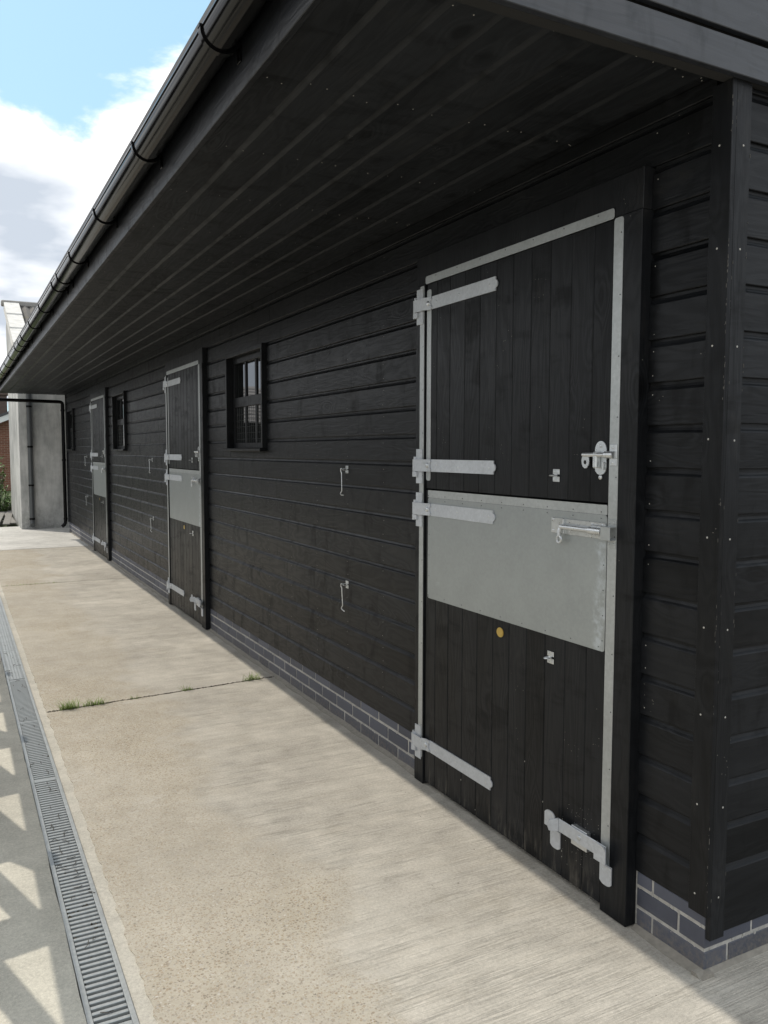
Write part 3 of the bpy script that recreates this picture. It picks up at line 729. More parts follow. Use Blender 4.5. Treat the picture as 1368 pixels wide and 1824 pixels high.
# ------------------------------------------------------------------ stable doors (built once, copied twice)
DF, DX = -0.030, -0.022                                  # face of frame, face of door planks
def screw(m, y_, z, x, r=0.0042): m.dome((x, y_, z), r, 0.0018, 8)
def door_set():
    fr = MB()
    fr.cbox(DF, 0.0312, 1.697, 1.780, 0.004, 2.436, 0.002)
    fr.cbox(DF, 0.0312, 0.312, 0.440, 0.004, 2.436, 0.002)
    fr.cbox(DF+0.004, 0.0312, 0.3125, 1.7795, 2.4365, 2.571, 0.002)
    frame = fr.build('door_frame', WZ, ST)
    def strip(y0, y1, z0, z1, x, r=0.010, parent=frame, nails=7, name='edge_strip', mat=GALV):
        m = MB(); poly = []
        for cy, cz, a0 in ((y1-r, z1-r, 0), (y0+r, z1-r, 90), (y0+r, z0+r, 180), (y1-r, z0+r, 270)):
            for k in range(4): a = R(a0+30*k); poly.append((cy+r*math.cos(a), cz+r*math.sin(a)))
        m.prism(poly, 0, x-0.0016, x)
        st = m.build(name, mat, parent)
        return st
    strip(1.7005, 1.739, 0.135, 2.430, DF-0.0003); strip(0.394, 0.4375, 0.12, 2.432, DF-0.0003)
    strip(0.441, 1.693, 2.4345, 2.470, DF+0.0022)
    sn = MB()
    for k in range(11):
        screw(sn, 1.709, 0.30+0.205*k, DF-0.0018, 0.0028); screw(sn, 0.403, 0.33+0.205*k, DF-0.0018, 0.0028)
        if k < 7: screw(sn, 0.52+0.18*k, 2.461, DF+0.0006, 0.0026)
    sn.build('strip_nails', GREYPVC, frame, kind='stuff')
    grooves = [0.4465, 0.544, 0.661, 0.779, 0.895, 1.012, 1.127, 1.246, 1.363, 1.484, 1.598, 1.690]
    def leaf(name, z0, z1):
        lf = MB().box(DX+0.0185, 0.026, 0.447, 1.6895, z0+0.002, z1-0.002).build(name, DARK, ST)
        for a, b_ in zip(grooves[:-1], grooves[1:]):
            w = b_-a-0.0008; c = 0.0035; j = random.uniform(-0.0006, 0.0006)
            pr = [(DX+c+j, -w/2), (DX+j, -w/2+c), (DX+j, w/2-c), (DX+c+j, w/2), (DX+0.018, w/2), (DX+0.018, -w/2)]
            MB().prism(pr, 2, -(z1-z0)/2, (z1-z0)/2).build('door_plank', WD, lf, smooth=False, loc=(0, (a+b_)/2, (z0+z1)/2))
        return lf
    upper = leaf('upper_door', 1.470, 2.433)
    lower = leaf('lower_door', 0.022, 1.4615)
    strip(1.649, 1.6875, 1.508, 2.407, DX-0.0002, parent=upper)
    # kick plate and cap strip on the lower door
    pl = strip(0.4495, 1.669, 0.941, 1.4262, DX-0.0002, 0.012, lower, name='steel_plate', mat=PLATE)
    strip(0.4495, 1.6695, 1.4270, 1.4622, DX-0.0003, 0.004, lower, name='top_strip')
    sn = MB()
    for k in range(9):
        yv = 0.48+0.148*k; screw(sn, yv, 1.4365, DX-0.0019, 0.0026); screw(sn, yv, 1.414, DX-0.0018, 0.0024); screw(sn, yv, 0.955, DX-0.0018, 0.0024)
    for k in range(4): screw(sn, 0.462, 1.25-0.09*k, DX-0.0018, 0.0024); screw(sn, 1.657, 1.25-0.1*k, DX-0.0018, 0.0024)
    sn.build('plate_nails', GREYPVC, lower, kind='stuff')
    # strap hinges
    for zc, par in ((2.340, upper), (1.580, upper), (1.370, lower), (0.214, lower)):
        h = 0.029; xf = DX-0.0018-0.0006 if zc > 1 else DX-0.0005
        x0 = xf-0.005
        m = MB()
        poly = [(1.640, zc-h), (1.640, zc+h), (1.127, zc+h), (1.127, zc+0.0165)]
        for k in range(7):
            a = R(75-25*k); poly.append((1.125-0.012*math.cos(a), zc+0.0155*math.sin(a)))
        poly += [(1.127, zc-0.0165), (1.127, zc-h)]
        m.prism(poly, 0, x0, xf)
        # cranked eye piece lapped over the strap, with the wavy joint
        xc = DF-0.014
        seam = [(1.6385, zc+h), (1.632, zc+0.018), (1.641, zc+0.010), (1.641, zc-0.010), (1.632, zc-0.018), (1.6385, zc-h)]
        pp = seam + [(1.664, zc-h), (1.664, zc+h)]
        m.prism(pp, 0, x0-0.0045, x0)
        for (ya, xa), (yb, xb) in (((1.664, x0), (1.692, xc)), ((1.692, xc), (1.765, xc))):
            m.add([(xa-0.0045, ya, zc-h), (xa-0.0045, ya, zc+h), (xb-0.0045, yb, zc+h), (xb-0.0045, yb, zc-h),
                   (xa, ya, zc-h), (xa, ya, zc+h), (xb, yb, zc+h), (xb, yb, zc-h)],
                  [(0,1,2,3), (7,6,5,4), (1,5,6,2), (0,3,7,4), (0,4,5,1), (3,2,6,7)])
        m.tube([(xc+0.008, 1.772, zc-h+0.0003), (xc+0.008, 1.772, zc+h-0.0003)], 0.0135, 16)
        hg = m.build('strap_hinge', HINGE, par)
        b_ = MB(); b_.dome((x0-0.0045, 1.662, zc), 0.0125, 0.008, 14); b_.build('coach_bolt', ZINC, par)
        s2 = MB()
        for yv in (1.585, 1.40, 1.165): s2.dome((x0, yv+random.uniform(-0.01, 0.01), zc+random.uniform(-0.006, 0.006)), 0.0058, 0.0016, 10)
        s2.build('hinge_screws', ZINC, par)
        # hook on plate, fixed to the frame
        p = MB(); p.cbox(DF-0.0065, DF-0.0019, 1.708, 1.764, zc-0.088, zc+0.078, 0.001)
        p.tube([(xc+0.008, 1.772, zc-h-0.026), (xc+0.008, 1.772, zc+h+0.012)], 0.0085, 12)
        p.tube([(xc+0.008, 1.772, zc-h-0.027), (xc+0.008, 1.772, zc-h-0.0015)], 0.0145, 14)
        p.cbox(DF-0.016, DF-0.0062, 1.745, 1.771, zc-h-0.026, zc-h-0.002, 0.001)
        for dz in (-0.075, -0.06, 0.05, 0.065): p.dome((DF-0.0065, 1.722+(0.026 if dz in (-0.06, 0.05) else 0), zc+dz), 0.0042, 0.0014, 8)
        p.build('hinge_plate', HINGE, frame)
    # oval latch on the upper door
    m = MB(); yc, zc = 0.487, 1.624; poly = []
    for k in range(13): a = R(180*k/12); poly.append((yc+0.029*math.cos(a), zc+0.028+0.033*math.sin(a)))
    poly += [(yc-0.029, zc-0.03)]
    for k in range(1, 6): a = R(180+30*k); poly.append((yc+0.029*math.cos(a), zc-0.032+0.026*math.sin(a)))
    poly += [(yc+0.029, zc-0.03)]
    m.prism(poly, 0, DX-0.004, DX)
    m.dome((DX-0.002, yc, zc-0.066), 0.009, 0.006, 10)
    lat = m.build('oval_latch', ZINC, upper)
    m = MB(); m.tube([(DX-0.020, 0.560, 1.637), (DX-0.020, 0.452, 1.637)], 0.0075, 12)
    hd = []                                                                          # flat padlock handle
    for k in range(14): a = 2*math.pi*k/14; hd.append((0.552+0.020*math.cos(a), 1.615+0.027*math.sin(a)))
    m.prism(hd, 0, DX-0.016, DX-0.012)
    m.cbox(DX-0.026, DX-0.004, 0.486, 0.506, 1.590, 1.648, 0.004)
    m.cbox(DX-0.013, DX-0.004, 0.463, 0.468, 1.585, 1.612, 0.001)
    m.build('latch_bolt', ZINC, upper)
    MB().dome((DX-0.0163, 0.553, 1.610), 0.0075, 0.0006, 10).build('padlock_eye', DARK, upper)
    m = MB(); m.cbox(DF-0.0055, DF-0.002, 0.399, 0.433, 1.600, 1.673, 0.001)
    m.tube([(DX-0.020, 0.446, 1.637), (DX-0.020, 0.404, 1.637)], 0.0125, 14); m.cbox(DX-0.022, DF-0.004, 0.406, 0.444, 1.6265, 1.6475, 0.002)
    for dz in (0.025, -0.027): m.dome((DF-0.0055, 0.417, 1.637+dz), 0.0055, 0.003, 10)
    m.build('latch_keep', ZINC, frame)
    s2 = MB(); s2.dome((DX-0.004, yc, zc+0.043), 0.0055, 0.003, 10); s2.build('latch_screw', ZINC, upper)
    # eye plates for the cabin hooks
    for par, yv, zc in ((upper, 0.727, 1.558), (lower, 0.742, 0.857)):
        m = MB()
        m.cbox(DX-0.003, DX-0.0002, yv-0.019, yv+0.019, zc+0.004, zc+0.024, 0.003); m.cbox(DX-0.003, DX-0.0002, yv-0.019, yv+0.019, zc-0.024, zc-0.004, 0.003)
        m.cbox(DX-0.0028, DX-0.0002, yv-0.006, yv+0.012, zc-0.006, zc+0.006, 0.001)
        ring = [(DX-0.016-0.016*math.cos(2*math.pi*k/14), yv+0.014*math.sin(2*math.pi*k/14)*0.7, zc) for k in range(15)]
        m.tube(ring, 0.0026, 6, False)
        for dy in (-0.010, 0.010):
            for dz in (-0.014, 0.014): m.dome((DX-0.003, yv+dy, zc+dz), 0.004, 0.002, 8)
        m.build('eye_plate', ZINC, par)
    # sliding bolt on the lower door
    px = DX-0.002
    m = MB(); m.cbox(px-0.003, px, 0.4545, 0.747, 1.341, 1.399, 0.001)
    m.cbox(px-0.012, px-0.003, 0.668, 0.676, 1.343, 1.398, 0.001)
    m.tube([(px-0.016, 0.520, 1.369), (px-0.016, 0.4555, 1.369)], 0.0145, 16); m.cbox(px-0.012, px-0.003, 0.456, 0.52, 1.349, 1.389, 0.002)
    for yv, zv in ((0.735, 1.391), (0.735, 1.350), (0.522, 1.389), (0.470, 1.391), (0.522, 1.348), (0.497, 1.348), (0.474, 1.348)): m.dome((px-0.003, yv, zv), 0.0052, 0.003, 10)
    bp = m.build('sliding_bolt', ZINC, lower)
    m = MB(); m.tube([(px-0.016, 0.676, 1.369), (px-0.016, 0.441, 1.369)], 0.0095, 14)
    m.tube([(px-0.016, 0.676, 1.369), (px-0.020, 0.679, 1.355), (px-0.021, 0.679, 1.335)], 0.0075, 10)
    m.tube([(px-0.021, 0.679+0.012*math.sin(2*math.pi*k/12), 1.322+0.013*math.cos(2*math.pi*k/12)) for k in range(13)], 0.0045, 8, False)
    m.build('bolt_rod', ZINC, lower)
    m = MB(); m.cbox(DF-0.0045, DF-0.002, 0.396, 0.436, 1.389, 1.415, 0.0008); m.cbox(DF-0.0045, DF-0.002, 0.396, 0.436, 1.315, 1.344, 0.0008)
    m.cbox(DF-0.030, DF-0.027, 0.398, 0.444, 1.343, 1.390, 0.001); m.cbox(DF-0.028, DF-0.002, 0.398, 0.444, 1.387, 1.390, 0.0008); m.cbox(DF-0.028, DF-0.002, 0.398, 0.444, 1.343, 1.346, 0.0008)
    for yv in (0.405, 0.427):
        for zv in (1.403, 1.329): m.dome((DF-0.0045, yv, zv), 0.0052, 0.003, 10)
    m.build('bolt_keep', GALV, frame)
    # kick-over latch at the foot of the lower door
    def stepped(y0, y1, zb, zt, xbase, name, par):
        m = MB(); zs = zb+0.072; xo = xbase-0.034; th = 0.0045
        prof = [(xbase, zb+0.0), (xbase, zs+0.003), (xo+th, zs+0.024), (xo+th, zt), (xo, zt), (xo, zs+0.021), (xbase-th, zs), (xbase-th, zb)]
        ny = 8; rows = []
        for k in range(ny+1):
            t_ = k/ny; yv = y0+(y1-y0)*t_; cut = 0.013*(abs(2*t_-1)**3.0)
            rr = []
            for i, (x, z) in enumerate(prof):
                zz2 = z
                if z == zt: zz2 = z-cut
                if z == zb: zz2 = z+cut*0.8
                rr.append((x, yv, zz2))
            rows.append(rr)
        npt = len(prof); vs = [q for r in rows for q in r]
        fs = [(k*npt+i, k*npt+(i+1) % npt, (k+1)*npt+(i+1) % npt, (k+1)*npt+i) for k in range(ny) for i in range(npt)]
        fs += [(0,1,6,7), (1,2,5,6), (2,3,4,5)] + [(ny*npt+7, ny*npt+6, ny*npt+1, ny*npt+0), (ny*npt+6, ny*npt+5, ny*npt+2, ny*npt+1), (ny*npt+5, ny*npt+4, ny*npt+3, ny*npt+2)]
        m.add(vs, fs)
        for dy in (0.014, 0.042):
            for dz in (0.022, 0.052): m.dome((xbase-th, y0+dy, zb+dz), 0.0042, 0.0012, 8)
        return m.build(name, HINGE, par)
    stepped(0.664, 0.722, 0.118, 0.275, DX-0.0005, 'kick_rest', lower)
    stepped(0.378, 0.436, 0.112, 0.268, DF-0.0022, 'kick_keep', frame)
    m = MB(); xk = DX-0.020
    m.cbox(xk-0.005, xk, 0.398, 0.652, 0.2085, 0.2585, 0.0015)
    # left end turned out towards the yard as a foot tread
    pr = [(-0.064, 0.212), (0.0, 0.2085), (0.0, 0.2585), (-0.064, 0.252)]
    m.add([(xk-0.005+0.0, 0.652, 0.2085), (xk-0.005, 0.652, 0.2585), (xk-0.036, 0.668, 0.254), (xk-0.043, 0.670, 0.233), (xk-0.036, 0.668, 0.212),
           (xk-0.0005, 0.6565, 0.2085), (xk-0.0005, 0.6565, 0.2585), (xk-0.034, 0.673, 0.254), (xk-0.041, 0.675, 0.233), (xk-0.034, 0.673, 0.212)],
          [(0,1,2,3,4), (9,8,7,6,5), (1,6,7,2), (2,7,8,3), (3,8,9,4), (4,9,5,0), (0,5,6,1)])
    m.build('kick_bar', HINGE, lower)
    m = MB(); m.cbox(xk+0.0005, DX-0.0003, 0.500, 0.585, 0.190, 0.262, 0.001); m.build('pivot_plate', ZINC, lower)
    m = MB(); m.dome((xk-0.005, 0.535, 0.233), 0.0105, 0.006, 12); m.build('pivot_bolt', ZINC, lower)
    # small oval brass disc
    m = MB(); m.prism([(1.072+0.024*math.cos(2*math.pi*k/24), 0.889+0.0205*math.sin(2*math.pi*k/24)) for k in range(24)], 0, DX-0.0025, DX-0.0002)
    m.prism([(1.072+0.020*math.cos(2*math.pi*k/24), 0.889+0.0168*math.sin(2*math.pi*k/24)) for k in range(24)], 0, DX-0.0032, DX-0.0024)
    br = m.build('brass_disc', BRASS, lower)
    m = MB()                                        # stain knocked off round the kick latch
    for k in range(90):
        yv = random.gauss(0.555, 0.055); zv = 0.232+random.gauss(0, 0.055)+(0.03 if random.random() < 0.5 else -0.03)
        if 0.445 < yv < 0.66: m.dome((DX-0.0003, yv, zv), random.choice((0.0007, 0.0009, 0.0013)), 0.0006, 5)
    for k in range(9):
        yv = random.choice(grooves[2:])+random.gauss(0, 0.002); zv = 0.03+abs(random.gauss(0, 0.16)); r_ = random.uniform(0.0006, 0.0012)
        m.cbox(DX-0.0004, DX+0.002, yv-r_, yv+r_, zv, zv+random.uniform(0.004, 0.014), 0.0003)
    m.build('stain_chips', NAIL, lower, kind='stuff')
    return [frame, upper, lower]
ds = door_set()
for o in DO[1:]:
    for part in ds:
        c = copy_tree(part, ST); c.location = (0, o, 0)

# ------------------------------------------------------------------ windows
def window():
    T = 0.027; xf = -0.024
    m = MB()
    m.cbox(xf, 0.062, WY0, WY0+T, WZ0+0.020, WZ1, 0.002); m.cbox(xf, 0.062, WY1-T, WY1, WZ0+0.020, WZ1, 0.002)
    m.cbox(xf+0.001, 0.062, WY0+T+0.0003, WY1-T-0.0003, WZ1-0.034, WZ1-0.0005, 0.002)
    w = m.build('window', WZ, ST)
    MB().cbox(-0.046, 0.060, WY0-0.006, WY1+0.004, WZ0-0.004, WZ0+0.0195, 0.003).build('window_sill', WY, w)
    a, b_ = WY0+T, WY1-T
    m = MB()                                       # sash: stiles, rails
    m.cbox(0.032, 0.060, a+0.0005, a+0.046, 1.6685, 2.398, 0.002); m.cbox(0.032, 0.060, b_-0.046, b_-0.0005, 1.6685, 2.398, 0.002)
    m.cbox(0.033, 0.059, a+0.0465, b_-0.0465, 1.6690, 1.712, 0.002); m.cbox(0.033, 0.059, a+0.0465, b_-0.0465, 2.000, 2.078, 0.002); m.cbox(0.033, 0.059, a+0.0465, b_-0.0465, 2.352, 2.3975, 0.002)
    m.build('sash_frame', WZ, w)
    g0, g1 = a+0.0465, b_-0.0465
    for i in (1, 2):
        yc = g0+(g1-g0)*i/3
        for z0, z1 in ((1.7125, 1.9995), (2.0785, 2.3515)): MB().cbox(0.041, 0.057, yc-0.018, yc+0.018, z0, z1, 0.002).build('glazing_bar', WZ, w)
    for z0, z1 in ((1.7125, 1.9995), (2.0785, 2.3515)):
        for i in range(3):
            ya = g0+(g1-g0)*i/3+(0.018 if i else 0); yb = g0+(g1-g0)*(i+1)/3-(0.018 if i < 2 else 0)
            o = MB().box(-0.002, 0.002, -(yb-ya)/2, (yb-ya)/2, -(z1-z0)/2, (z1-z0)/2).build('pane', GLASS, w, loc=(0.052, (ya+yb)/2, (z0+z1)/2))
            o.rotation_euler = (0, random.uniform(-0.004, 0.004), random.uniform(-0.003, 0.003))
    wm = MB()
    y_ = g0+0.03
    while y_ < g1:
        wm.tube([(0.047, y_+random.uniform(-0.003, 0.003), 1.713+0.0358*k) for k in range(9)], 0.0011, 4); y_ += 0.05
    z = 1.74
    while z < 1.99: wm.tube([(0.0465, g0+0.001, z), (0.0465, (g0+g1)/2, z+0.002), (0.0465, g1-0.001, z)], 0.0010, 4); z += 0.05
    wm.build('wire_mesh', GREYPVC, w, kind='stuff')
    return w
w0 = window()
for o in WO[1:]:
    c = copy_tree(w0, ST); c.location = (0, o, 0)

# cabin hooks on the wall that hold the doors open
def hook(zc, tilt):
    yv = 2.657
    m = MB(); xb_ = XB-0.0002
    m.cbox(xb_-0.003, xb_, yv-0.018, yv+0.018, zc+0.003, zc+0.023, 0.003); m.cbox(xb_-0.003, xb_, yv-0.018, yv+0.018, zc-0.023, zc-0.003, 0.003); m.cbox(xb_-0.0028, xb_, yv-0.006, yv+0.010, zc-0.005, zc+0.005, 0.001)
    ring = [(xb_-0.015-0.015*math.cos(2*math.pi*k/12), yv+0.008*math.sin(2*math.pi*k/12), zc+0.004*math.sin(2*math.pi*k/12)) for k in range(13)]
    m.tube(ring, 0.0026, 6, False)
    for dy in (-0.010, 0.010):
        for dz in (-0.013, 0.013): m.dome((xb_-0.003, yv+dy, zc+dz), 0.004, 0.002, 8)
    o = m.build('hook_plate', ZINC, ST)
    p = [(xb_-0.030, yv+0.006, zc+0.006), (xb_-0.036, yv+0.012, zc+0.004), (xb_-0.036, yv+0.013, zc-0.010)]
    p += [(xb_-0.032+0.004*tilt*k/5, yv+0.010-0.004*k/5, zc-0.02-0.105*k/5) for k in range(6)]
    e = p[-1]
    p += [(e[0]-0.003, e[1]+0.006, e[2]-0.010), (e[0]-0.005, e[1]+0.008, e[2]-0.018), (e[0]-0.003, e[1]+0.002, e[2]-0.024), (e[0]+0.006, e[1]-0.012, e[2]-0.026-0.008*tilt)]
    MB().tube(p, 0.0034, 8).build('hook_rod', ZINC, o)
    return o
for q, z in enumerate((1.540, 0.858)):
    h = hook(z, q)
    for o in HO[1:]:
        c = copy_tree(h, ST); c.location = (0, o, 0)

# black downpipe at the far end of the stable
PY = 16.02
path = [(-1.30, PY, 2.80), (-1.30, PY, 2.665), (-1.275, PY, 2.640), (-1.24, PY, 2.632)]
path += [(-1.24+1.13*k/6, PY, 2.632-0.012*k/6) for k in range(1, 7)]
path += [(-0.075, PY, 2.614), (-0.052, PY, 2.598), (-0.045, PY, 2.570), (-0.045, PY, 1.5), (-0.045, PY, 0.22), (-0.050, PY, 0.175), (-0.075, PY, 0.135), (-0.12, PY, 0.10)]
dp = MB().tube(path, 0.034, 14).build('downpipe', PVC, ST)
for z in (2.45, 1.45, 0.26): 
    m = MB(); m.tube([(-0.045, PY, z-0.02), (-0.045, PY, z+0.02)], 0.0405, 14); m.build('pipe_clip', PVC, dp)

# ------------------------------------------------------------------ rendered building behind
RB = thing('rendered_barn', 'tall grey cement-rendered barn with corrugated roof behind the far end of the stable', 'building', (-0.81, 16.86, 0))
fx, fy = -0.81, 16.86
m = MB(); D = 2.6; Wd = 7.0; EZ, RZ = 3.75, 5.02
m.prism([(0, -0.05), (3.25, -0.05), (3.25, RZ-0.45), (D, RZ-0.1), (0, EZ)], 0, 0.0, Wd)
m.build('wall', RENDER, RB)
m = MB(); m.cbox(-0.004, 0.16, -0.012, 0.02, -0.02, EZ-0.02, 0.01)       # rough quoin strip at the corner
m.v = [(x+random.uniform(-0.004, 0.004), y_, z) for x, y_, z in m.v]; m.build('corner_render', RENDER, RB)
m = MB(); nc = 160; vs = []
for k in range(nc+1):
    x = -0.02+(Wd+0.05)*k/nc; zz2 = 0.030*math.sin(k*math.pi/2.0)
    for (yv, zv) in ((-0.20, EZ-0.02), (D, RZ)): vs += [(x, yv, zv+zz2), (x, yv, zv+zz2+0.012)]
fs = []
for k in range(nc):
    a = 4*k; b_ = 4*(k+1); fs += [(a+1, a+3, b_+3, b_+1), (a, b_, b_+2, a+2), (a, a+1, b_+1, b_)]
m.add(vs, fs).build('corrugated_roof', ASB, RB)
PALE = flat('pale_capping', (0.62, 0.61, 0.58), 0.9, 0, 0.35, 8, 0.3)
for k in range(3):
    t0, t1 = k/3, (k+1)/3; L0, L1 = -0.24+(D+0.24)*t0, -0.24+(D+0.24)*t1; h0, h1 = EZ+0.03+(RZ-EZ+0.02)*t0, EZ+0.03+(RZ-EZ+0.02)*t1
    m = MB(); m.prism([(L0-0.03, h0), (L1, h1), (L1, h1+0.03), (L0-0.03, h0+0.045)], 0, -0.07, 0.25)
    m.prism([(L0, h0-0.20), (L1, h1-0.20), (L1, h1-0.0005), (L0, h0-0.0005)], 0, -0.07, -0.035); m.build('verge_capping', PALE, RB)
MB().cbox(-0.12, Wd, D-0.10, D+0.14, RZ-0.035, RZ+0.085, 0.02).build('ridge_capping', flat('grey_capping', (0.30, 0.29, 0.27), 0.9, 0, 0.3, 8, 0.2), RB)
px_, py_ = 0.20, -0.065
dpp = MB().tube([(px_, py_, 3.7), (px_, py_, 0.20), (px_, py_-0.01, 0.15), (px_, py_-0.04, 0.115), (px_, py_-0.10, 0.09)], 0.047, 14).build('downpipe', GREYPVC, RB)
for z in (2.55, 1.72, 0.92, 0.22): MB().tube([(px_, py_, z-0.018), (px_, py_, z+0.018)], 0.056, 14).build('pipe_clip', PVC, dpp)

# ------------------------------------------------------------------ brick house far left
BH = thing('brick_house', 'red brick house with white bargeboard, slate roof and chimney, far off at the left edge', 'house', (3.6, 36, 0))
m = MB(); half = 4.6; ez, rz = 2.55, 4.55
m.prism([(-half, -0.1), (half, -0.1), (half, ez), (0, rz), (-half, ez)], 1, 0, 9); m.build('wall', REDB, BH)
m = MB()
for s in (-1, 1):
    p = [(s*(half+0.35), ez-0.02), (0, rz+0.13), (0, rz+0.24), (s*(half+0.35), ez+0.09)]
    m.prism(p, 1, -0.35, 9.3)
m.build('roof', SLATE, BH)
m = MB()
for s in (-1, 1):
    p = [(s*(half+0.36), ez-0.26), (0, rz-0.11), (0, rz+0.125), (s*(half+0.36), ez-0.025)]
    m.prism(p, 1, -0.33, -0.28)
m.build('bargeboard', WHITE, BH)
m = MB(); m.cbox(-4.05, -3.45, 2.0, 2.7, 2.6, 4.05, 0.01); m.cbox(-4.12, -3.38, 1.93, 2.77, 4.05, 4.17, 0.01)
m.build('chimney', flat('dark_chimney_brick', (0.11, 0.08, 0.065), 0.9, 0, 0.4, 8, 0.3), BH)

# ------------------------------------------------------------------ weeds, grass tufts, timbers
def leaf(m, c, L, W_, d, up_):
    d = d.normalized(); s = d.cross(Vector((0,0,1)));
    s = s.normalized() if s.length > 0.01 else Vector((1,0,0)); n = s.cross(d)
    p = [c, c+d*L*0.45+s*W_+n*up_*0.3, c+d*L+n*up_*-0.2, c+d*L*0.45-s*W_+n*up_*0.3]
    m.add([x[:] for x in p], [(0,1,2), (0,2,3)])
def bush(name, label, cat, loc, r, h, n, group=None, leafsize=0.07):
    m = MB(); st = MB()
    for k in range(int(n/16)):
        a = random.uniform(0, 6.28); rr = r*math.sqrt(random.random()); b0 = Vector((math.cos(a)*rr*0.6, math.sin(a)*rr*0.6, 0))
        hh = h*random.uniform(0.45, 1.0)*(1-0.45*(rr/r)**2); tip = Vector((math.cos(a)*rr*1.25, math.sin(a)*rr*1.25, hh))
        st.tube([b0, (b0+tip)/2+Vector((0,0,hh*0.12)), tip], [0.006, 0.005, 0.002], 4)
        for q in range(16):
            t_ = random.uniform(0.15, 1.0); p = b0.lerp(tip, t_)+Vector((0,0,hh*0.2*t_*(1-t_)))
            d = Vector((random.uniform(-1,1), random.uniform(-1,1), random.uniform(-0.2, 0.8)))
            leaf(m, p, leafsize*random.uniform(0.6, 1.5), leafsize*0.28*random.uniform(0.6, 1.3), d, random.uniform(-0.02, 0.02))
    o = thing(name, label, cat, loc, group)
    m.build('leaves', LEAF, o, smooth=False); st.build('stems', TWIG, o)
    return o
bush('weed_clump', 'tall leafy green weed clump against the foot of the rendered barn', 'weeds', (-1.06, 20.6, -0.05), 0.33, 0.95, 1300, None, 0.085)
bush('weed_clump', 'lower pale green weed clump at the left edge, beyond the loose timbers', 'weeds', (-1.35, 22.4, -0.05), 0.6, 0.95, 1500, None, 0.07)
bush('garden_shrub', 'thin sprig of shrub in front of the brick house wall', 'shrub', (-0.72, 30.0, -0.05), 0.30, 2.0, 420, None, 0.10)

def blade(m, c, h, a, lean, w):
    n = 4; d = Vector((math.cos(a), math.sin(a), 0)); s = Vector((-math.sin(a), math.cos(a), 0)); pts = []
    for k in range(n+1):
        t_ = k/n; p = Vector(c)+d*lean*h*t_**1.7+Vector((0,0,h*(t_-0.28*lean*t_*t_)))
        ww = w*(1-t_)**0.7
        pts += [p-s*ww, p+s*ww] if k < n else [p]
    vs = [x[:] for x in pts]; fs = [(2*k, 2*k+1, 2*k+3, 2*k+2) for k in range(n-1)] + [(2*n-2, 2*n-1, 2*n)]
    m.add(vs, fs)
def tuft(x, yv, n, h, spread, label, straw=False):
    m = MB()
    for k in range(n):
        a = random.uniform(0, 6.283); c = (random.gauss(0, spread), random.gauss(0, spread*0.22), -0.01)
        blade(m, c, h*random.uniform(0.4, 1.15), a, random.uniform(0.3, 1.3), random.uniform(0.0014, 0.0030))
    o = m.build('grass_tuft', GRASS, None, smooth=False, loc=(x, yv, 0)); return tag(o, label, 'grass', 'grass tufts growing in the concrete joint')
def on_joint(x): return jy(3.882, x)
for x, n, h, sp, lab in ((-1.432, 120, 0.072, 0.034, 'thickest green grass tuft in the concrete joint, nearest the drain'),
                         (-1.275, 80, 0.058, 0.040, 'spread-out grass tuft with bent blades, second from the drain in the joint'),
                         (-1.02, 16, 0.035, 0.016, 'tiny sparse grass tuft, third from the drain along the joint'),
                         (-0.655, 34, 0.05, 0.018, 'small thin grass tuft midway along the concrete joint'),
                         (-0.18, 60, 0.07, 0.030, 'dry-tipped grass tuft in the joint nearest the brick plinth')):
    tuft(x, on_joint(x), int(n*1.3), h*1.1, sp, lab)
m = MB()
for k in range(420):
    x = -1.56+1.56*random.random()**1.3; m.dome((x, on_joint(x)+random.gauss(0, 0.007), -0.006), random.uniform(0.002, 0.006), random.uniform(0.004, 0.011), 6, 1, 2)
tag(m.build('joint_dirt', SOIL), 'dark dirt and crumbs packed in the near concrete joint', 'dirt')['kind'] = 'stuff'
m = MB()
for k in range(150):
    x = random.uniform(-1.55, -0.9); blade(m, (x, 9.168+random.uniform(-0.01, 0.01), -0.02), random.uniform(0.02, 0.05), random.uniform(0, 6.28), random.uniform(0.3, 1.2), 0.003)
tag(m.build('joint_weeds', GRASS, smooth=False), 'thin line of low weeds along the far concrete joint', 'weeds')['kind'] = 'stuff'

TL = [((-1.28, 17.75), 4.6, 0.10, 0.16, 'grey weathered board leaning on the low pile at the left edge'),
      ((-1.06, 17.75), 4.6, 0.085, 0.14, 'middle grey weathered board of the loose timbers by the barn'),
      ((-0.91, 17.95), 3.2, -0.01, 0.13, 'grey weathered board lying nearest the rendered barn wall')]
for (x, yv), L, an, w, lab in TL:
    m = MB(); m.cbox(-w/2, w/2, 0, L, 0, 0.03, 0.003); o = m.build('loose_board', GREYWOOD, None, loc=(x, yv, 0.03))
    o.rotation_euler = (R(2.0), 0, -an); tag(o, lab, 'board', 'loose boards beside the barn')
m = MB()
for yv in (18.7, 20.3): m.cbox(-1.55, -0.84, yv, yv+0.09, -0.04, 0.052, 0.003)
tag(m.build('bearer', GREYWOOD), 'low timber bearers under the loose boards by the barn', 'timber')

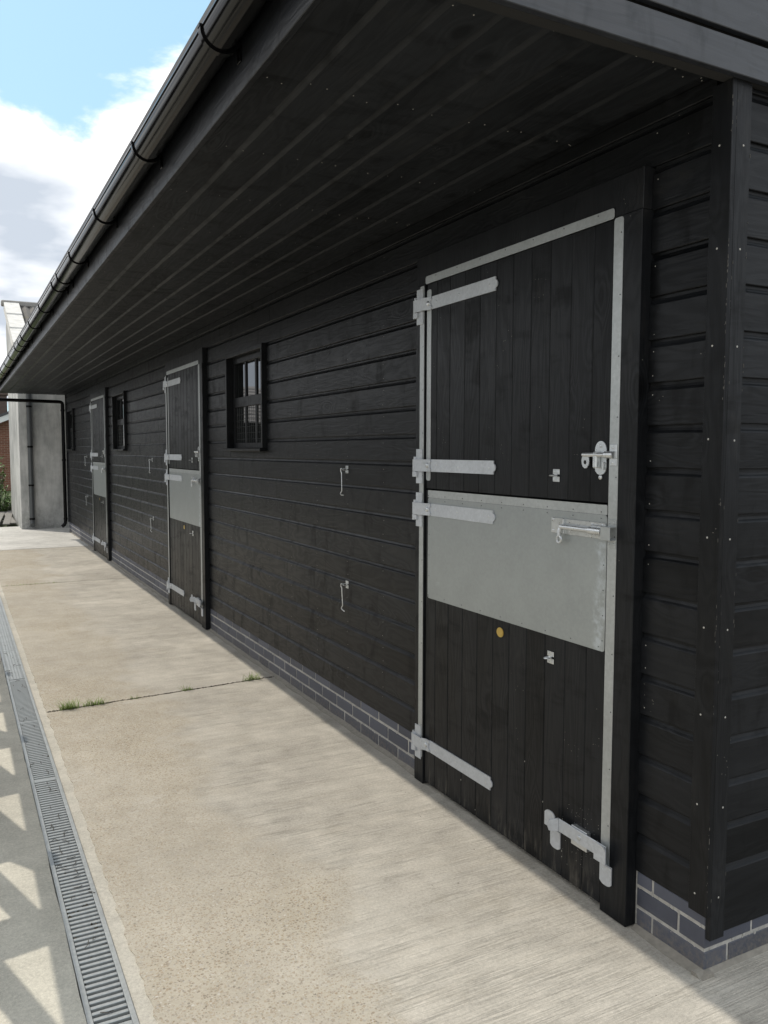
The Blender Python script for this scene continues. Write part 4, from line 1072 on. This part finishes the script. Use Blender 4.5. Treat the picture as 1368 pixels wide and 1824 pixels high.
# ------------------------------------------------------------------ across the yard (seen in the window glass and by their shadows; the dark barn is added, unseen)
OB = thing('opposite_stable', 'long grey-roofed stable across the yard, reflected in the nearest window', 'stable', (-9.0, 21, 0))
m = MB(); m.prism([(0, 0), (7, 0), (7, 2.35), (3.5, 3.5), (0, 2.35)], 0, -6, 5.2); m.build('wall', WX, OB)
for k in range(11):
    t0, t1 = k/11, (k+1)/11
    m = MB(); ya, yb = -0.35+3.85*t0, -0.35+3.85*t1; za, zb = 2.40+1.30*t0, 2.40+1.30*t1
    m.prism([(ya-0.03, za+0.0), (yb, zb), (yb, zb+0.03), (ya-0.03, za+0.045)], 0, -6.2, 5.4)
    m.build('roof_course', flat('grey_roof_tile', (0.26, 0.25, 0.25), 0.8, 0, 0.3, 5, 0.2) if k == 0 else bpy.data.materials['grey_roof_tile'], OB)
m = MB(); m.prism([(3.5, 3.62), (7.3, 2.34), (7.3, 2.39), (3.5, 3.70)], 0, -6.2, 5.4); m.build('rear_roof', ROOFM, OB)

LB = thing('added_dark_barn', 'unseen long dark barn added across the yard to darken what the stable gutter mirrors', 'barn', (-28, 0, 0))  # unseen barn, added so gutter and wall reflect something dark
m = MB(); m.prism([(0, 0), (0, 5.0), (-4, 7.2), (-8, 5.0), (-8, 0)], 1, -14, 17); m.build('wall', WX, LB)
m = MB(); m.prism([(0.4, 4.85), (-4, 7.25), (-4, 7.37), (0.4, 4.97)], 1, -14.3, 17.3); m.prism([(-8.4, 4.85), (-4, 7.25), (-4, 7.37), (-8.4, 4.97)], 1, -14.3, 17.3); m.build('roof', ROOFM, LB)
for q in (-9, 0.5, 10): MB().cbox(0.002, 0.07, q, q+3.2, 0.0, 3.4, 0.004).build('added_barn_door', WZ, LB)

FN = thing('braced_hurdle', 'timber hurdle with zigzag braces across the yard drain, casting triangular shadows on the yard', 'fence', (-2.425, 1.2, 0))
HH = 1.50; L = 6.2
for k in range(5): MB().cbox(-0.05, 0.05, L*k/4-0.05, L*k/4+0.05, 0, HH+0.03, 0.004).build('post', GREYWOOD, FN)
for z in (0.95, HH-0.005): MB().cbox(-0.022, 0.022, 0, L, z-0.035, z+0.035, 0.004).build('rail', GREYWOOD, FN)
nz = 18
for k in range(nz):
    y0, y1 = L*k/nz, L*(k+1)/nz; za, zb = (0.98, HH-0.05) if k % 2 == 0 else (HH-0.05, 0.98)
    w = 0.125
    MB().prism([(y0-w, za), (y0+w, za), (y1+w, zb), (y1-w, zb)], 0, -0.045 if k % 2 else 0.024, -0.024 if k % 2 else 0.045).build('brace', GREYWOOD, FN)
